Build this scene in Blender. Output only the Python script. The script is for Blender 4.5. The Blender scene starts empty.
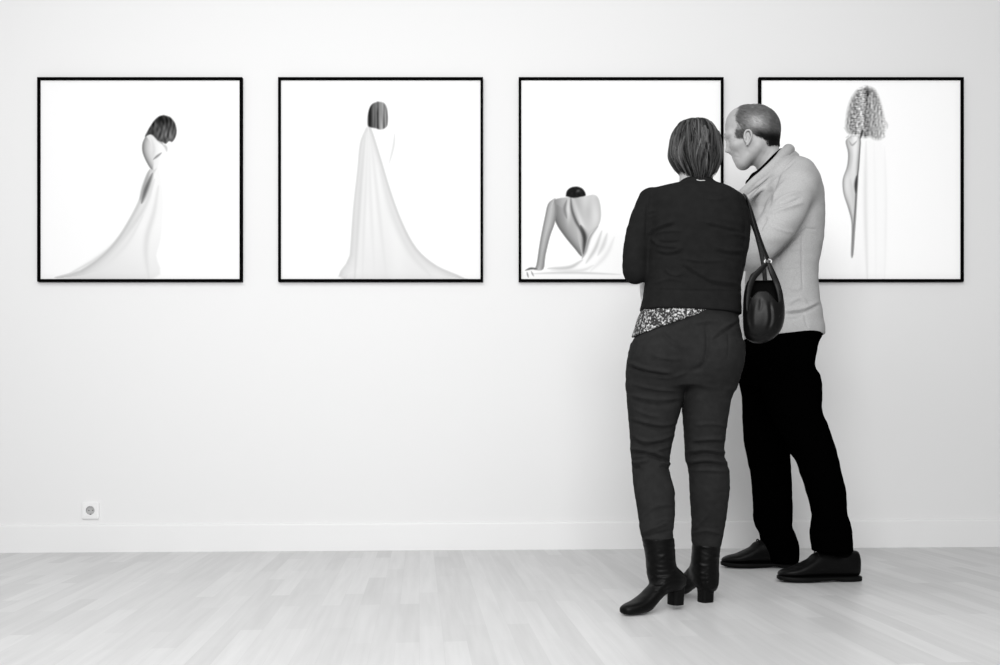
import bpy, math, random
import numpy as np

random.seed(4)
RNG = np.random.RandomState(11)

# ------------------------------------------------------------------ measures
FOC, HOR, CAMZ = 1000.0, 425.0, 0.62      # focal length and horizon in px of a 1000 x 665 frame, lens height in m
DWALL = 4.98                              # lens to back wall
SLOPE = 0.006                             # the old floor rises a little towards the right


def P(px, py, Y):
    """a place in the room from where the photo shows it and how far from the lens it stands"""
    return np.array([(px - 500.0) / FOC * Y, Y, CAMZ + (HOR - py) / FOC * Y])


def lin(s):
    s = s / 255.0
    return s / 12.92 if s <= 0.04045 else ((s + 0.055) / 1.055) ** 2.4


# ------------------------------------------------------------------ scene helpers
SC = bpy.context.scene
COL = SC.collection


def tag(o, label=None, cat=None, group=None, kind=None):
    if label: o['label'] = label
    if cat: o['category'] = cat
    if group: o['group'] = group
    if kind: o['kind'] = kind
    return o


def empty(name, loc):
    o = bpy.data.objects.new(name, None)
    o.empty_display_size = 0.1
    COL.objects.link(o)
    o.location = [float(c) for c in loc]
    return o


def mesh_obj(name, V, F, mat, parent=None, smooth=True, colors=None):
    """V in world metres; the object's origin stays with its parent's base"""
    V = np.asarray(V, dtype=np.float64)
    off = np.array(parent_base(parent)) if parent is not None else np.zeros(3)
    me = bpy.data.meshes.new(name)
    W = V - off
    if isinstance(F, np.ndarray) and F.ndim == 2:
        n, k = F.shape
        me.vertices.add(len(W)); me.vertices.foreach_set('co', W.astype(np.float32).ravel())
        me.loops.add(n * k); me.loops.foreach_set('vertex_index', F.astype(np.int32).ravel())
        me.polygons.add(n)
        me.polygons.foreach_set('loop_start', np.arange(0, n * k, k, dtype=np.int32))
        me.update(calc_edges=True)
    else:
        me.from_pydata([tuple(v) for v in W], [], [tuple(int(i) for i in f) for f in F])
        me.update()
    if smooth:
        me.polygons.foreach_set('use_smooth', np.ones(len(me.polygons), dtype=bool))
    if colors is not None:
        at = me.attributes.new('tone', 'FLOAT_COLOR', 'POINT')
        c = np.ones((len(W), 4), np.float32); c[:, :3] = np.asarray(colors, np.float32)[:, None]
        at.data.foreach_set('color', c.ravel())
    me.validate()
    me.materials.append(mat)
    o = bpy.data.objects.new(name, me)
    COL.objects.link(o)
    if parent is not None:
        o.parent = parent
    return o


def parent_base(p):
    b = np.zeros(3)
    while p is not None:
        b = b + np.array(p.location); p = p.parent
    return b


# ------------------------------------------------------------------ materials
def mat(name, tone, rough=0.8, bump=None, spec=0.3, sheen=0.0, attr=False, var=None, coat=0.0):
    """tone: linear grey. bump: (kind, scale, strength, distance). var: (scale, amount) mottling of the thing's own colour"""
    m = bpy.data.materials.new(name); m.use_nodes = True
    nt = m.node_tree; N = nt.nodes; L = nt.links
    b = N['Principled BSDF']
    b.inputs['Base Color'].default_value = (tone, tone, tone, 1)
    b.inputs['Roughness'].default_value = rough
    b.inputs['Specular IOR Level'].default_value = spec
    if sheen:
        b.inputs['Sheen Weight'].default_value = sheen; b.inputs['Sheen Roughness'].default_value = 0.5
    if coat:
        b.inputs['Coat Weight'].default_value = coat; b.inputs['Coat Roughness'].default_value = 0.25
    tc = N.new('ShaderNodeTexCoord')
    if attr:
        a = N.new('ShaderNodeAttribute'); a.attribute_name = 'tone'
        L.new(a.outputs['Color'], b.inputs['Base Color'])
    elif var:
        n = N.new('ShaderNodeTexNoise'); n.inputs['Scale'].default_value = var[0]; n.inputs['Detail'].default_value = 5
        L.new(tc.outputs['Object'], n.inputs['Vector'])
        r = N.new('ShaderNodeMapRange')
        r.inputs['To Min'].default_value = tone * (1 - var[1]); r.inputs['To Max'].default_value = tone * (1 + var[1])
        r.inputs['From Min'].default_value = 0.3; r.inputs['From Max'].default_value = 0.7
        L.new(n.outputs['Fac'], r.inputs['Value'])
        L.new(r.outputs['Result'], b.inputs['Base Color'])
    if bump:
        kind, sc, st, dist = bump
        mp = N.new('ShaderNodeMapping'); L.new(tc.outputs['Object'], mp.inputs['Vector'])
        if kind == 'noise':
            t = N.new('ShaderNodeTexNoise'); t.inputs['Scale'].default_value = sc; t.inputs['Detail'].default_value = 4
            out = t.outputs['Fac']
        elif kind == 'knit':
            mp.inputs['Scale'].default_value = (1, 1, 0.35)
            t = N.new('ShaderNodeTexNoise'); t.inputs['Scale'].default_value = sc; t.inputs['Detail'].default_value = 3
            out = t.outputs['Fac']
        elif kind == 'leather':
            t = N.new('ShaderNodeTexVoronoi'); t.inputs['Scale'].default_value = sc
            out = t.outputs['Distance']
        L.new(mp.outputs['Vector'], t.inputs['Vector'])
        bp = N.new('ShaderNodeBump'); bp.inputs['Strength'].default_value = st; bp.inputs['Distance'].default_value = dist
        L.new(out, bp.inputs['Height']); L.new(bp.outputs['Normal'], b.inputs['Normal'])
    return m


# ------------------------------------------------------------------ distance-field modelling
def smin(a, b, k):
    h = np.maximum(k - np.abs(a - b), 0.0) / k
    return np.minimum(a, b) - h * h * k * 0.25


def smax(a, b, k):
    return -smin(-a, -b, k)


def cap(p, a, b, ra, rb):
    a = np.asarray(a, np.float32); b = np.asarray(b, np.float32)
    ab = b - a; L2 = float(ab @ ab) + 1e-9
    q = p - a
    t = np.clip((q @ ab) / L2, 0, 1)
    d = q - t[:, None] * ab
    return np.sqrt((d * d).sum(1)) - (ra + (rb - ra) * t)


def ell(p, c, r, yaw=0.0, pitch=0.0):
    q = p - np.asarray(c, np.float32)
    if yaw:
        cs, sn = math.cos(yaw), math.sin(yaw)
        q = np.stack([q[:, 0] * cs + q[:, 1] * sn, -q[:, 0] * sn + q[:, 1] * cs, q[:, 2]], 1)
    if pitch:
        cs, sn = math.cos(pitch), math.sin(pitch)
        q = np.stack([q[:, 0] * cs + q[:, 2] * sn, q[:, 1], -q[:, 0] * sn + q[:, 2] * cs], 1)
    r = np.asarray(r, np.float32)
    k0 = np.sqrt(((q / r) ** 2).sum(1)); k1 = np.sqrt(((q / (r * r)) ** 2).sum(1)) + 1e-6
    return k0 * (k0 - 1) / k1


def catmull(pts, n):
    """n samples per span through every point"""
    pts = np.asarray(pts, float)
    if len(pts) == 2:
        t = np.linspace(0, 1, n + 1)[:, None]; return pts[0] * (1 - t) + pts[1] * t
    ext = np.vstack([2 * pts[0] - pts[1], pts, 2 * pts[-1] - pts[-2]])
    out = []
    for i in range(1, len(ext) - 2):
        p0, p1, p2, p3 = ext[i - 1:i + 3]
        for t in np.arange(n) / n:
            out.append(0.5 * (2 * p1 + (p2 - p0) * t + (2 * p0 - 5 * p1 + 4 * p2 - p3) * t * t + (3 * p1 - p0 - 3 * p2 + p3) * t ** 3))
    out.append(pts[-1])
    return np.array(out)


def chain(p, nodes, n=4, grow=0.0):
    """nodes: (x, y, z, r): a smooth tapering limb"""
    c = catmull(np.asarray(nodes, float), n)
    d = None
    for i in range(len(c) - 1):
        e = cap(p, c[i, :3], c[i + 1, :3], c[i, 3] + grow, c[i + 1, 3] + grow)
        d = e if d is None else np.minimum(d, e)
    return d


class Stack:
    """cross-sections one above the other. rows: (py, left px, right px, Y, half depth)"""
    def __init__(self, rows, n=2.3, grow=0.0, trim=None):
        R = []
        for py, xl, xr, Y, ry in rows:
            l = P(xl, py, Y); r = P(xr, py, Y)
            R.append((l[2], (l[0] + r[0]) / 2, Y, (r[0] - l[0]) / 2, ry))
        R = np.array(R); R = R[np.argsort(R[:, 0])]
        self.R = R; self.n = n; self.grow = grow
        self.T = catmull(R, 6)
        self.T = self.T[np.argsort(self.T[:, 0])]
        self.z0, self.z1 = R[0, 0], R[-1, 0]

    def at(self, z):
        T = self.T
        return [np.interp(z, T[:, 0], T[:, k]) for k in range(1, 5)]

    def __call__(self, p, grow=0.0, flat=0.006):
        z = p[:, 2]
        xc, yc, rx, ry = self.at(z)
        g = grow + self.grow
        rx = np.maximum(rx + g, 0.004); ry = np.maximum(ry + g, 0.004)
        u = np.abs(p[:, 0] - xc) / rx; v = np.abs(p[:, 1] - yc) / ry
        q = (u ** self.n + v ** self.n) ** (1 / self.n)
        # distance along the ray to the section's rim, halved where the section is flat
        rad = np.sqrt((p[:, 0] - xc) ** 2 + (p[:, 1] - yc) ** 2)
        d = np.where(q > 1e-3, rad * (1 - 1 / np.maximum(q, 1e-3)), -np.minimum(rx, ry))
        d = np.maximum(d, -np.minimum(rx, ry))
        e = np.maximum(self.z0 - g * 0.5 - z, z - self.z1 - g * 0.5)
        return smax(d, e, flat)


def polygonize(fn, lo, hi, vox):
    """surface nets over a narrow band of the field"""
    lo = np.asarray(lo, float); hi = np.asarray(hi, float)
    B = 4
    nb = np.ceil((hi - lo) / (vox * B)).astype(int)
    n = nb * B + 1
    # coarse pass
    ax = [lo[i] + np.arange(nb[i]) * vox * B + vox * B / 2 for i in range(3)]
    G = np.stack(np.meshgrid(*ax, indexing='ij'), -1).reshape(-1, 3).astype(np.float32)
    dc = np.concatenate([fn(g) for g in np.array_split(G, max(1, len(G) // 200000))])
    near = (np.abs(dc) < vox * B * 2.2).reshape(nb)
    full = np.repeat(np.repeat(np.repeat(dc.reshape(nb), B, 0), B, 1), B, 2)
    D = np.ones(n, np.float32); D[:-1, :-1, :-1] = full
    D[-1] = 1; D[:, -1] = 1; D[:, :, -1] = 1
    mask = np.zeros(n, bool)
    m = np.repeat(np.repeat(np.repeat(near, B, 0), B, 1), B, 2)
    mask[:-1, :-1, :-1] = m
    mask[1:, :-1, :-1] |= m; mask[:-1, 1:, :-1] |= m; mask[:-1, :-1, 1:] |= m
    idx = np.argwhere(mask)
    pts = (lo + idx * vox).astype(np.float32)
    val = np.concatenate([fn(g) for g in np.array_split(pts, max(1, len(pts) // 200000))])
    D[mask] = val
    D[0] = np.maximum(D[0], 1e-3); D[:, 0] = np.maximum(D[:, 0], 1e-3); D[:, :, 0] = np.maximum(D[:, :, 0], 1e-3)
    D[-1] = np.maximum(D[-1], 1e-3); D[:, -1] = np.maximum(D[:, -1], 1e-3); D[:, :, -1] = np.maximum(D[:, :, -1], 1e-3)
    S = D < 0
    c = np.zeros(np.array(n) - 1, np.int8)
    for i in (0, 1):
        for j in (0, 1):
            for k in (0, 1):
                c += S[i:n[0] - 1 + i, j:n[1] - 1 + j, k:n[2] - 1 + k]
    act = (c > 0) & (c < 8)
    cells = np.argwhere(act)
    vid = -np.ones(act.shape, np.int64); vid[act] = np.arange(len(cells))
    acc = np.zeros((len(cells), 3)); cnt = np.zeros(len(cells))
    corners = [(i, j, k) for i in (0, 1) for j in (0, 1) for k in (0, 1)]
    cv = {q: D[cells[:, 0] + q[0], cells[:, 1] + q[1], cells[:, 2] + q[2]] for q in corners}
    for a in range(3):
        for q in corners:
            if q[a]: continue
            r = list(q); r[a] = 1; r = tuple(r)
            va, vb = cv[q], cv[r]
            x = (va < 0) != (vb < 0)
            t = np.where(x, va / np.where(x, va - vb, 1), 0)
            pt = np.tile(np.array(q, float), (len(cells), 1)); pt[:, a] = t
            acc[x] += pt[x]; cnt[x] += 1
    V = lo + (cells + acc / np.maximum(cnt, 1)[:, None]) * vox
    quads = []
    for a in range(3):
        b, d = (a + 1) % 3, (a + 2) % 3
        s0 = [slice(None)] * 3; s1 = [slice(None)] * 3
        s0[a] = slice(0, n[a] - 1); s1[a] = slice(1, n[a])
        A = S[tuple(s0)]; Bq = S[tuple(s1)]
        e = np.argwhere(A != Bq)
        e = e[(e[:, b] > 0) & (e[:, d] > 0) & (e[:, b] < n[b] - 1) & (e[:, d] < n[d] - 1)]
        flip = A[e[:, 0], e[:, 1], e[:, 2]]
        ids = []
        for db, dd in ((1, 1), (0, 1), (0, 0), (1, 0)):
            f = e.copy(); f[:, b] -= db; f[:, d] -= dd
            ids.append(vid[f[:, 0], f[:, 1], f[:, 2]])
        q = np.stack(ids, 1)
        q[~flip] = q[~flip][:, ::-1]
        quads.append(q)
    F = np.concatenate(quads)
    return V, F


def relax(V, F, it=2, lam=0.5):
    e = np.concatenate([F[:, [0, 1]], F[:, [1, 2]], F[:, [2, 3]], F[:, [3, 0]]])
    for s in range(it):
        for l in (lam, -lam * 1.04):
            acc = np.zeros_like(V); cnt = np.zeros(len(V))
            for x, y in ((0, 1), (1, 0)):
                for k in range(3):
                    acc[:, k] += np.bincount(e[:, x], V[e[:, y], k], len(V))
                cnt += np.bincount(e[:, x], minlength=len(V))
            V = V + l * (acc / np.maximum(cnt, 1)[:, None] - V)
    return V


def normals(V, F):
    n = np.cross(V[F[:, 2]] - V[F[:, 0]], V[F[:, 3]] - V[F[:, 1]])
    N = np.zeros_like(V)
    for k in range(3):
        for c in range(4):
            N[:, k] += np.bincount(F[:, c], n[:, k], len(V))
    return N / (np.linalg.norm(N, axis=1)[:, None] + 1e-12)


def seg_dist(px, py, pts):
    pts = catmull(pts, 5)
    d = np.full(len(px), 1e9)
    for (ax_, ay), (bx, by) in zip(pts[:-1], pts[1:]):
        vx, vy = bx - ax_, by - ay; L2 = vx * vx + vy * vy + 1e-9
        t = np.clip(((px - ax_) * vx + (py - ay) * vy) / L2, 0, 1)
        d = np.minimum(d, np.hypot(px - ax_ - t * vx, py - ay - t * vy))
    return d


def crease(V, F, folds, wobble=0.0, freq=(40, 40, 120), seed=0, it=1):
    """folds in the cloth on the side the photo shows, (points, half width in px, height in m), and fine wrinkling all over"""
    N = normals(V, F)
    px = 500 + V[:, 0] / V[:, 1] * FOC; py = HOR - (V[:, 2] - CAMZ) / V[:, 1] * FOC
    face = np.clip(-N[:, 1] * 2 + 0.5, 0, 1)
    disp = np.zeros(len(V))
    for pts, w, amp in folds:
        pts = np.asarray(pts, float)
        lo = pts.min(0) - 4 * w; hi = pts.max(0) + 4 * w
        s = (px > lo[0]) & (px < hi[0]) & (py > lo[1]) & (py < hi[1])
        if not s.any(): continue
        d = seg_dist(px[s], py[s], pts)
        # the fold dies out towards its two ends
        L = np.linalg.norm(pts[-1] - pts[0]) + 1e-6
        u = ((np.stack([px[s], py[s]], 1) - pts[0]) @ ((pts[-1] - pts[0]) / L)) / L
        end = np.clip(np.minimum(u, 1 - u) / 0.25 + 0.25, 0, 1)
        disp[s] += amp * np.exp(-(d / w) ** 2) * face[s] * end
    if wobble:
        r = np.random.RandomState(seed)
        w = np.zeros(len(V))
        for _ in range(14):
            k = r.normal(size=3) * np.array(freq); ph = r.uniform(0, 6.28, 2)
            w += np.sin(V @ k + ph[0] + 1.5 * np.sin(V @ (r.normal(size=3) * 12) + ph[1]))
        disp += wobble * w / 3.5
    V = V + N * disp[:, None]
    return V


def sdf_obj(name, fn, lo, hi, vox, material, parent, folds=(), wobble=0.0, freq=(40, 40, 120), it=2, seed=0):
    V, F = polygonize(fn, lo, hi, vox)
    V = relax(V, F, it)
    if len(folds) or wobble:
        V = crease(V, F, folds, wobble, freq, seed)
    return mesh_obj(name, V, F, material, parent)


def sweep(pts, w, t, up=(0, 1, 0), n=6, closed=False, k=10):
    """a strap: flat oval section (half width w across, half thickness t along `up`) along a smooth path"""
    c = catmull(pts, n)
    tan = np.gradient(c, axis=0); tan /= np.linalg.norm(tan, axis=1)[:, None] + 1e-9
    up = np.asarray(up, float)
    ups = catmull(up, n) if up.ndim == 2 else np.tile(up, (len(c), 1))
    V = []; Fq = []
    for i, (q, d) in enumerate(zip(c, tan)):
        s = np.cross(d, ups[i]); s /= np.linalg.norm(s) + 1e-9
        u = np.cross(s, d)
        ww = np.interp(i / (len(c) - 1) * (len(w) - 1), range(len(w)), w) if hasattr(w, '__len__') else w
        for j in range(k):
            a = 2 * math.pi * j / k
            ca, sa = math.cos(a), math.sin(a)
            V.append(q + s * ww * math.copysign(abs(ca) ** 0.6, ca) + u * t * math.copysign(abs(sa) ** 0.6, sa))
    for i in range(len(c) - 1):
        for j in range(k):
            Fq.append((i * k + j, i * k + (j + 1) % k, (i + 1) * k + (j + 1) % k, (i + 1) * k + j))
    Fq.append(tuple(range(k - 1, -1, -1))); Fq.append(tuple((len(c) - 1) * k + j for j in range(k)))
    return np.array(V), Fq


def strands_mesh(paths, radii, tones):
    """paths (S, M, 3): many hairs as thin three-sided tapering tubes"""
    paths = np.asarray(paths); S, M, _ = paths.shape
    tan = np.gradient(paths, axis=1); tan /= np.linalg.norm(tan, axis=2)[..., None] + 1e-9
    ref = np.tile(np.array([0.3, 0.9, 0.31]), (S, M, 1))
    s = np.cross(tan, ref); s /= np.linalg.norm(s, axis=2)[..., None] + 1e-9
    u = np.cross(s, tan)
    t = np.linspace(0, 1, M)
    taper = np.clip(1.15 - t ** 3, 0.12, 1)[None, :, None] * np.asarray(radii)[:, None, None]
    V = np.stack([paths + taper * (math.cos(a) * s + math.sin(a) * u) for a in (0.5, 2.6, 4.7)], 2)   # S M 3 3
    base = (np.arange(S)[:, None, None] * M + np.arange(M - 1)[None, :, None]) * 3
    j = np.arange(3)[None, None, :]; j2 = (np.arange(3) + 1) % 3
    F = np.stack([base + j, base + j2[None, None, :], base + 3 + j2[None, None, :], base + 3 + j], -1).reshape(-1, 4)
    return V.reshape(-1, 3), F, np.repeat(np.asarray(tones), M * 3)


def hand(wrist, d, across, nrm, thumb=1, k=1.0, curl=0.5):
    """capsules of a relaxed hand: d to the fingertips, across towards the thumb side, nrm out of the back of the hand"""
    w = np.asarray(wrist, float)
    d = np.asarray(d, float); d /= np.linalg.norm(d)
    a = np.asarray(across, float); a -= d * (a @ d); a /= np.linalg.norm(a)
    nrm = np.asarray(nrm, float); nrm -= d * (nrm @ d) + a * (nrm @ a); nrm /= np.linalg.norm(nrm)
    C = []
    for s in (-0.027, -0.009, 0.009, 0.026):
        C.append((w + a * s * 0.5 * k, w + d * 0.085 * k + a * s * k, 0.017 * k, 0.0125 * k))
    for s, L, ex in ((-0.0285, 0.062, .15), (-0.0095, 0.078, .05), (0.0095, 0.084, 0), (0.0285, 0.074, .08)):
        q = w + d * (0.088 - abs(s) * 0.15) * k + a * s * k
        ang = curl * 0.5 + ex
        for seg, fr in enumerate((0.45, 0.31, 0.24)):
            e = q + (d * math.cos(ang) - nrm * math.sin(ang)) * L * fr * k
            C.append((q, e, (0.0088 - seg * 0.0007) * k, (0.0082 - seg * 0.0008) * k))
            q = e; ang += curl * 0.8
    q = w + d * 0.022 * k + a * 0.026 * k
    e = q + (d * 0.6 + a * 0.75 - nrm * 0.2) * 0.045 * k
    f = e + (d * 0.9 + a * 0.2 - nrm * 0.4) * 0.032 * k
    C += [(w + d * .02 * k, q, .016 * k, .014 * k), (q, e, 0.0125 * k, 0.0098 * k), (e, f, 0.0098 * k, 0.0078 * k)]
    return C


def caps(p, C, k=None):
    d = None
    for a, b, ra, rb in C:
        e = cap(p, a, b, ra, rb)
        d = e if d is None else np.minimum(d, e)
    return d


def foot_loft(p, heel, ang, rows, n=2.4):
    """a shoe as sections from heel (0) to toe: rows (along, bottom, top, half width); heel: point on the floor, ang: heading of the toe"""
    heel = np.asarray(heel, np.float32)
    q = p - heel
    ca, sa = math.cos(ang), math.sin(ang)
    a = q[:, 0] * ca + q[:, 1] * sa; b = -q[:, 0] * sa + q[:, 1] * ca; c = q[:, 2]
    R = catmull(np.array(rows, float), 5)
    zb = np.interp(a, R[:, 0], R[:, 1]); zt = np.interp(a, R[:, 0], R[:, 2]); w = np.maximum(np.interp(a, R[:, 0], R[:, 3]), .003)
    zc = (zb + zt) / 2; h = np.maximum((zt - zb) / 2, .003)
    u = np.abs(b) / w; v = np.abs(c - zc) / h
    g = (u ** n + v ** n) ** (1 / n)
    d = (g - 1) * np.minimum(w, h)
    e = np.maximum(R[0, 0] - a, a - R[-1, 0])
    return smax(d, e, .004)


def box_mesh(lo, hi, bevel=0.0):
    x0, y0, z0 = lo; x1, y1, z1 = hi
    V = [(x0, y0, z0), (x1, y0, z0), (x1, y1, z0), (x0, y1, z0), (x0, y0, z1), (x1, y0, z1), (x1, y1, z1), (x0, y1, z1)]
    F = [(0, 3, 2, 1), (4, 5, 6, 7), (0, 1, 5, 4), (1, 2, 6, 5), (2, 3, 7, 6), (3, 0, 4, 7)]
    return V, F


def bevel_mod(o, w, seg=2):
    m = o.modifiers.new('edge', 'BEVEL'); m.width = w; m.segments = seg; m.limit_method = 'ANGLE'
    return o


# ================================================================== THE ROOM
def wall_material():
    m = mat('wall_paint', 0.74, rough=0.9, bump=('noise', 260, 0.05, 0.001), spec=0.2)
    return m


M_WALL = wall_material()
M_BASE = mat('skirting_paint', 0.76, rough=0.5, spec=0.35, bump=('noise', 60, 0.02, 0.001))


def floor_material():
    m = bpy.data.materials.new('pale_parquet'); m.use_nodes = True
    nt = m.node_tree; N = nt.nodes; L = nt.links
    b = N['Principled BSDF']
    tc = N.new('ShaderNodeTexCoord')
    mp = N.new('ShaderNodeMapping'); mp.inputs['Rotation'].default_value = (0, 0, math.radians(-94.6))
    L.new(tc.outputs['Object'], mp.inputs['Vector'])
    br = N.new('ShaderNodeTexBrick')
    br.offset = 0.37; br.offset_frequency = 2; br.squash = 1
    br.inputs['Color1'].default_value = (0.515, 0.515, 0.515, 1); br.inputs['Color2'].default_value = (0.595, 0.595, 0.595, 1)
    br.inputs['Mortar'].default_value = (0.5, 0.5, 0.5, 1)
    br.inputs['Scale'].default_value = 1.0; br.inputs['Mortar Size'].default_value = 0.0006; br.inputs['Mortar Smooth'].default_value = 0.6
    br.inputs['Brick Width'].default_value = 0.62; br.inputs['Row Height'].default_value = 0.068
    br.inputs['Bias'].default_value = 0.0
    L.new(mp.outputs['Vector'], br.inputs['Vector'])
    mp2 = N.new('ShaderNodeMapping'); mp2.inputs['Scale'].default_value = (1.6, 26, 1)
    L.new(mp.outputs['Vector'], mp2.inputs['Vector'])
    no = N.new('ShaderNodeTexNoise'); no.inputs['Scale'].default_value = 1.4; no.inputs['Detail'].default_value = 6
    L.new(mp2.outputs['Vector'], no.inputs['Vector'])
    mr = N.new('ShaderNodeMapRange'); mr.inputs['From Min'].default_value = 0.3; mr.inputs['From Max'].default_value = 0.7
    mr.inputs['To Min'].default_value = 0.94; mr.inputs['To Max'].default_value = 1.05
    L.new(no.outputs['Fac'], mr.inputs['Value'])
    mx = N.new('ShaderNodeMix'); mx.data_type = 'RGBA'; mx.blend_type = 'MULTIPLY'; mx.inputs[0].default_value = 1
    L.new(br.outputs['Color'], mx.inputs[6]); L.new(mr.outputs['Result'], mx.inputs[7])
    L.new(mx.outputs[2], b.inputs['Base Color'])
    b.inputs['Roughness'].default_value = 0.38; b.inputs['Specular IOR Level'].default_value = 0.4
    bp = N.new('ShaderNodeBump'); bp.inputs['Strength'].default_value = 0.08; bp.inputs['Distance'].default_value = 0.001
    L.new(no.outputs['Fac'], bp.inputs['Height']); L.new(bp.outputs['Normal'], b.inputs['Normal'])
    return m


XW = 6.0
V, F = box_mesh((-XW, -2.5, -0.06), (XW, DWALL, 0.0))
V = [(x, y, z + SLOPE * x) for x, y, z in V]
tag(mesh_obj('floor', V, F, floor_material(), smooth=False), 'pale grey strip parquet floor', 'floor', kind='structure')
V, F = box_mesh((-XW, DWALL, -0.12), (XW, DWALL + 0.15, 3.4))
tag(mesh_obj('wall_back', V, F, M_WALL, smooth=False), 'smooth white gallery wall', 'wall', kind='structure')
# skirting with a softly rounded top edge
prof = [(0.0, 0.0), (-0.016, 0.0), (-0.016, 0.129), (-0.0145, 0.1345), (-0.011, 0.137), (0.0, 0.137)]
V = []
for x in (-XW, XW):
    V += [(x, DWALL + y, z + SLOPE * x) for y, z in prof]
k = len(prof)
F = [(i, (i + 1) % k, k + (i + 1) % k, k + i) for i in range(k)] + [tuple(range(k))[::-1], tuple(range(k, 2 * k))]
F = [f[::-1] for f in F]
tag(mesh_obj('baseboard_back', V, F, M_BASE, smooth=False), 'white skirting board along the gallery wall', 'baseboard', kind='structure')

# ================================================================== THE PRINTS
NP_ = 300
gy, gx = np.mgrid[0:NP_, 0:NP_]
GX = 30 + gx / (NP_ - 1) * 603.0
GY = 30 + gy / (NP_ - 1) * 603.0


def poly_sd(pts):
    pts = catmull(np.vstack([pts, pts[:1]]), 4)[:-1]
    d = np.full(GX.shape, 1e9); s = np.zeros(GX.shape, bool)
    n = len(pts)
    for i in range(n):
        (x0, y0), (x1, y1) = pts[i], pts[(i + 1) % n]
        vx, vy = x1 - x0, y1 - y0; L2 = vx * vx + vy * vy + 1e-9
        t = np.clip(((GX - x0) * vx + (GY - y0) * vy) / L2, 0, 1)
        d = np.minimum(d, np.hypot(GX - x0 - t * vx, GY - y0 - t * vy))
        c = ((y0 > GY) != (y1 > GY)) & (GX < vx * (GY - y0) / (vy if abs(vy) > 1e-9 else 1e-9) + x0)
        s ^= c
    return np.where(s, -d, d)


def fill(I, pts, val, soft=2.5):
    sd = poly_sd(np.array(pts, float))
    a = np.clip(0.5 - sd / (2 * soft), 0, 1)
    return I * (1 - a) + a * val


def line(I, pts, w, val, ends=0.3):
    """a soft tone along a path, thinning towards both ends"""
    c = catmull(np.array(pts, float), 6)
    d = np.full(GX.shape, 1e9); U = np.zeros(GX.shape)
    n = len(c) - 1
    for k, ((x0, y0), (x1, y1)) in enumerate(zip(c[:-1], c[1:])):
        vx, vy = x1 - x0, y1 - y0; L2 = vx * vx + vy * vy + 1e-9
        t = np.clip(((GX - x0) * vx + (GY - y0) * vy) / L2, 0, 1)
        e = np.hypot(GX - x0 - t * vx, GY - y0 - t * vy)
        m = e < d
        d = np.where(m, e, d); U = np.where(m, (k + t) / n, U)
    k = ends + (1 - ends) * np.sin(np.pi * np.clip(U, 0, 1)) ** .7
    a = np.exp(-(d / (w * k)) ** 2) * (.4 + .6 * k)
    return I * (1 - a) + a * np.minimum(I, val)


def rim(I, pts, val, w, dx, dy, soft=2.5):
    """tone that gathers along the rim of a shape on the side (dx, dy)"""
    sd = poly_sd(np.array(pts, float))
    gy_, gx_ = np.gradient(sd)
    side = np.clip((gx_ * dx + gy_ * dy) / (np.hypot(gx_, gy_) + 1e-6), 0, 1)
    a = np.clip(0.5 - sd / (2 * soft), 0, 1) * np.exp(np.minimum(sd, 0) / w) * side
    return I * (1 - a) + a * np.minimum(I, val)


def grain(seed, n=40, fx=.5, fy=.06, bend=.0):
    r = np.random.RandomState(seed); o = np.zeros(GX.shape)
    for _ in range(n):
        f = r.uniform(.3, 1) * fx; h = r.normal(0, fy)
        o += np.sin((GX + bend * (GY - 150) ** 2 * .01) * f + GY * h + r.uniform(0, 6.3))
    return o / math.sqrt(n)


def streaks(seed, kx, ky, wx=6.0):
    r = np.random.RandomState(seed); s = np.zeros(GX.shape)
    for _ in range(10):
        f = r.uniform(0.4, 1.6)
        s += np.sin(GX * kx * f + GY * ky * f * r.uniform(.3, 1) + r.uniform(0, 6.3) + 0.8 * np.sin(GY / wx / 6 + r.uniform(0, 6)))
    return s / 4.5


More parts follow.
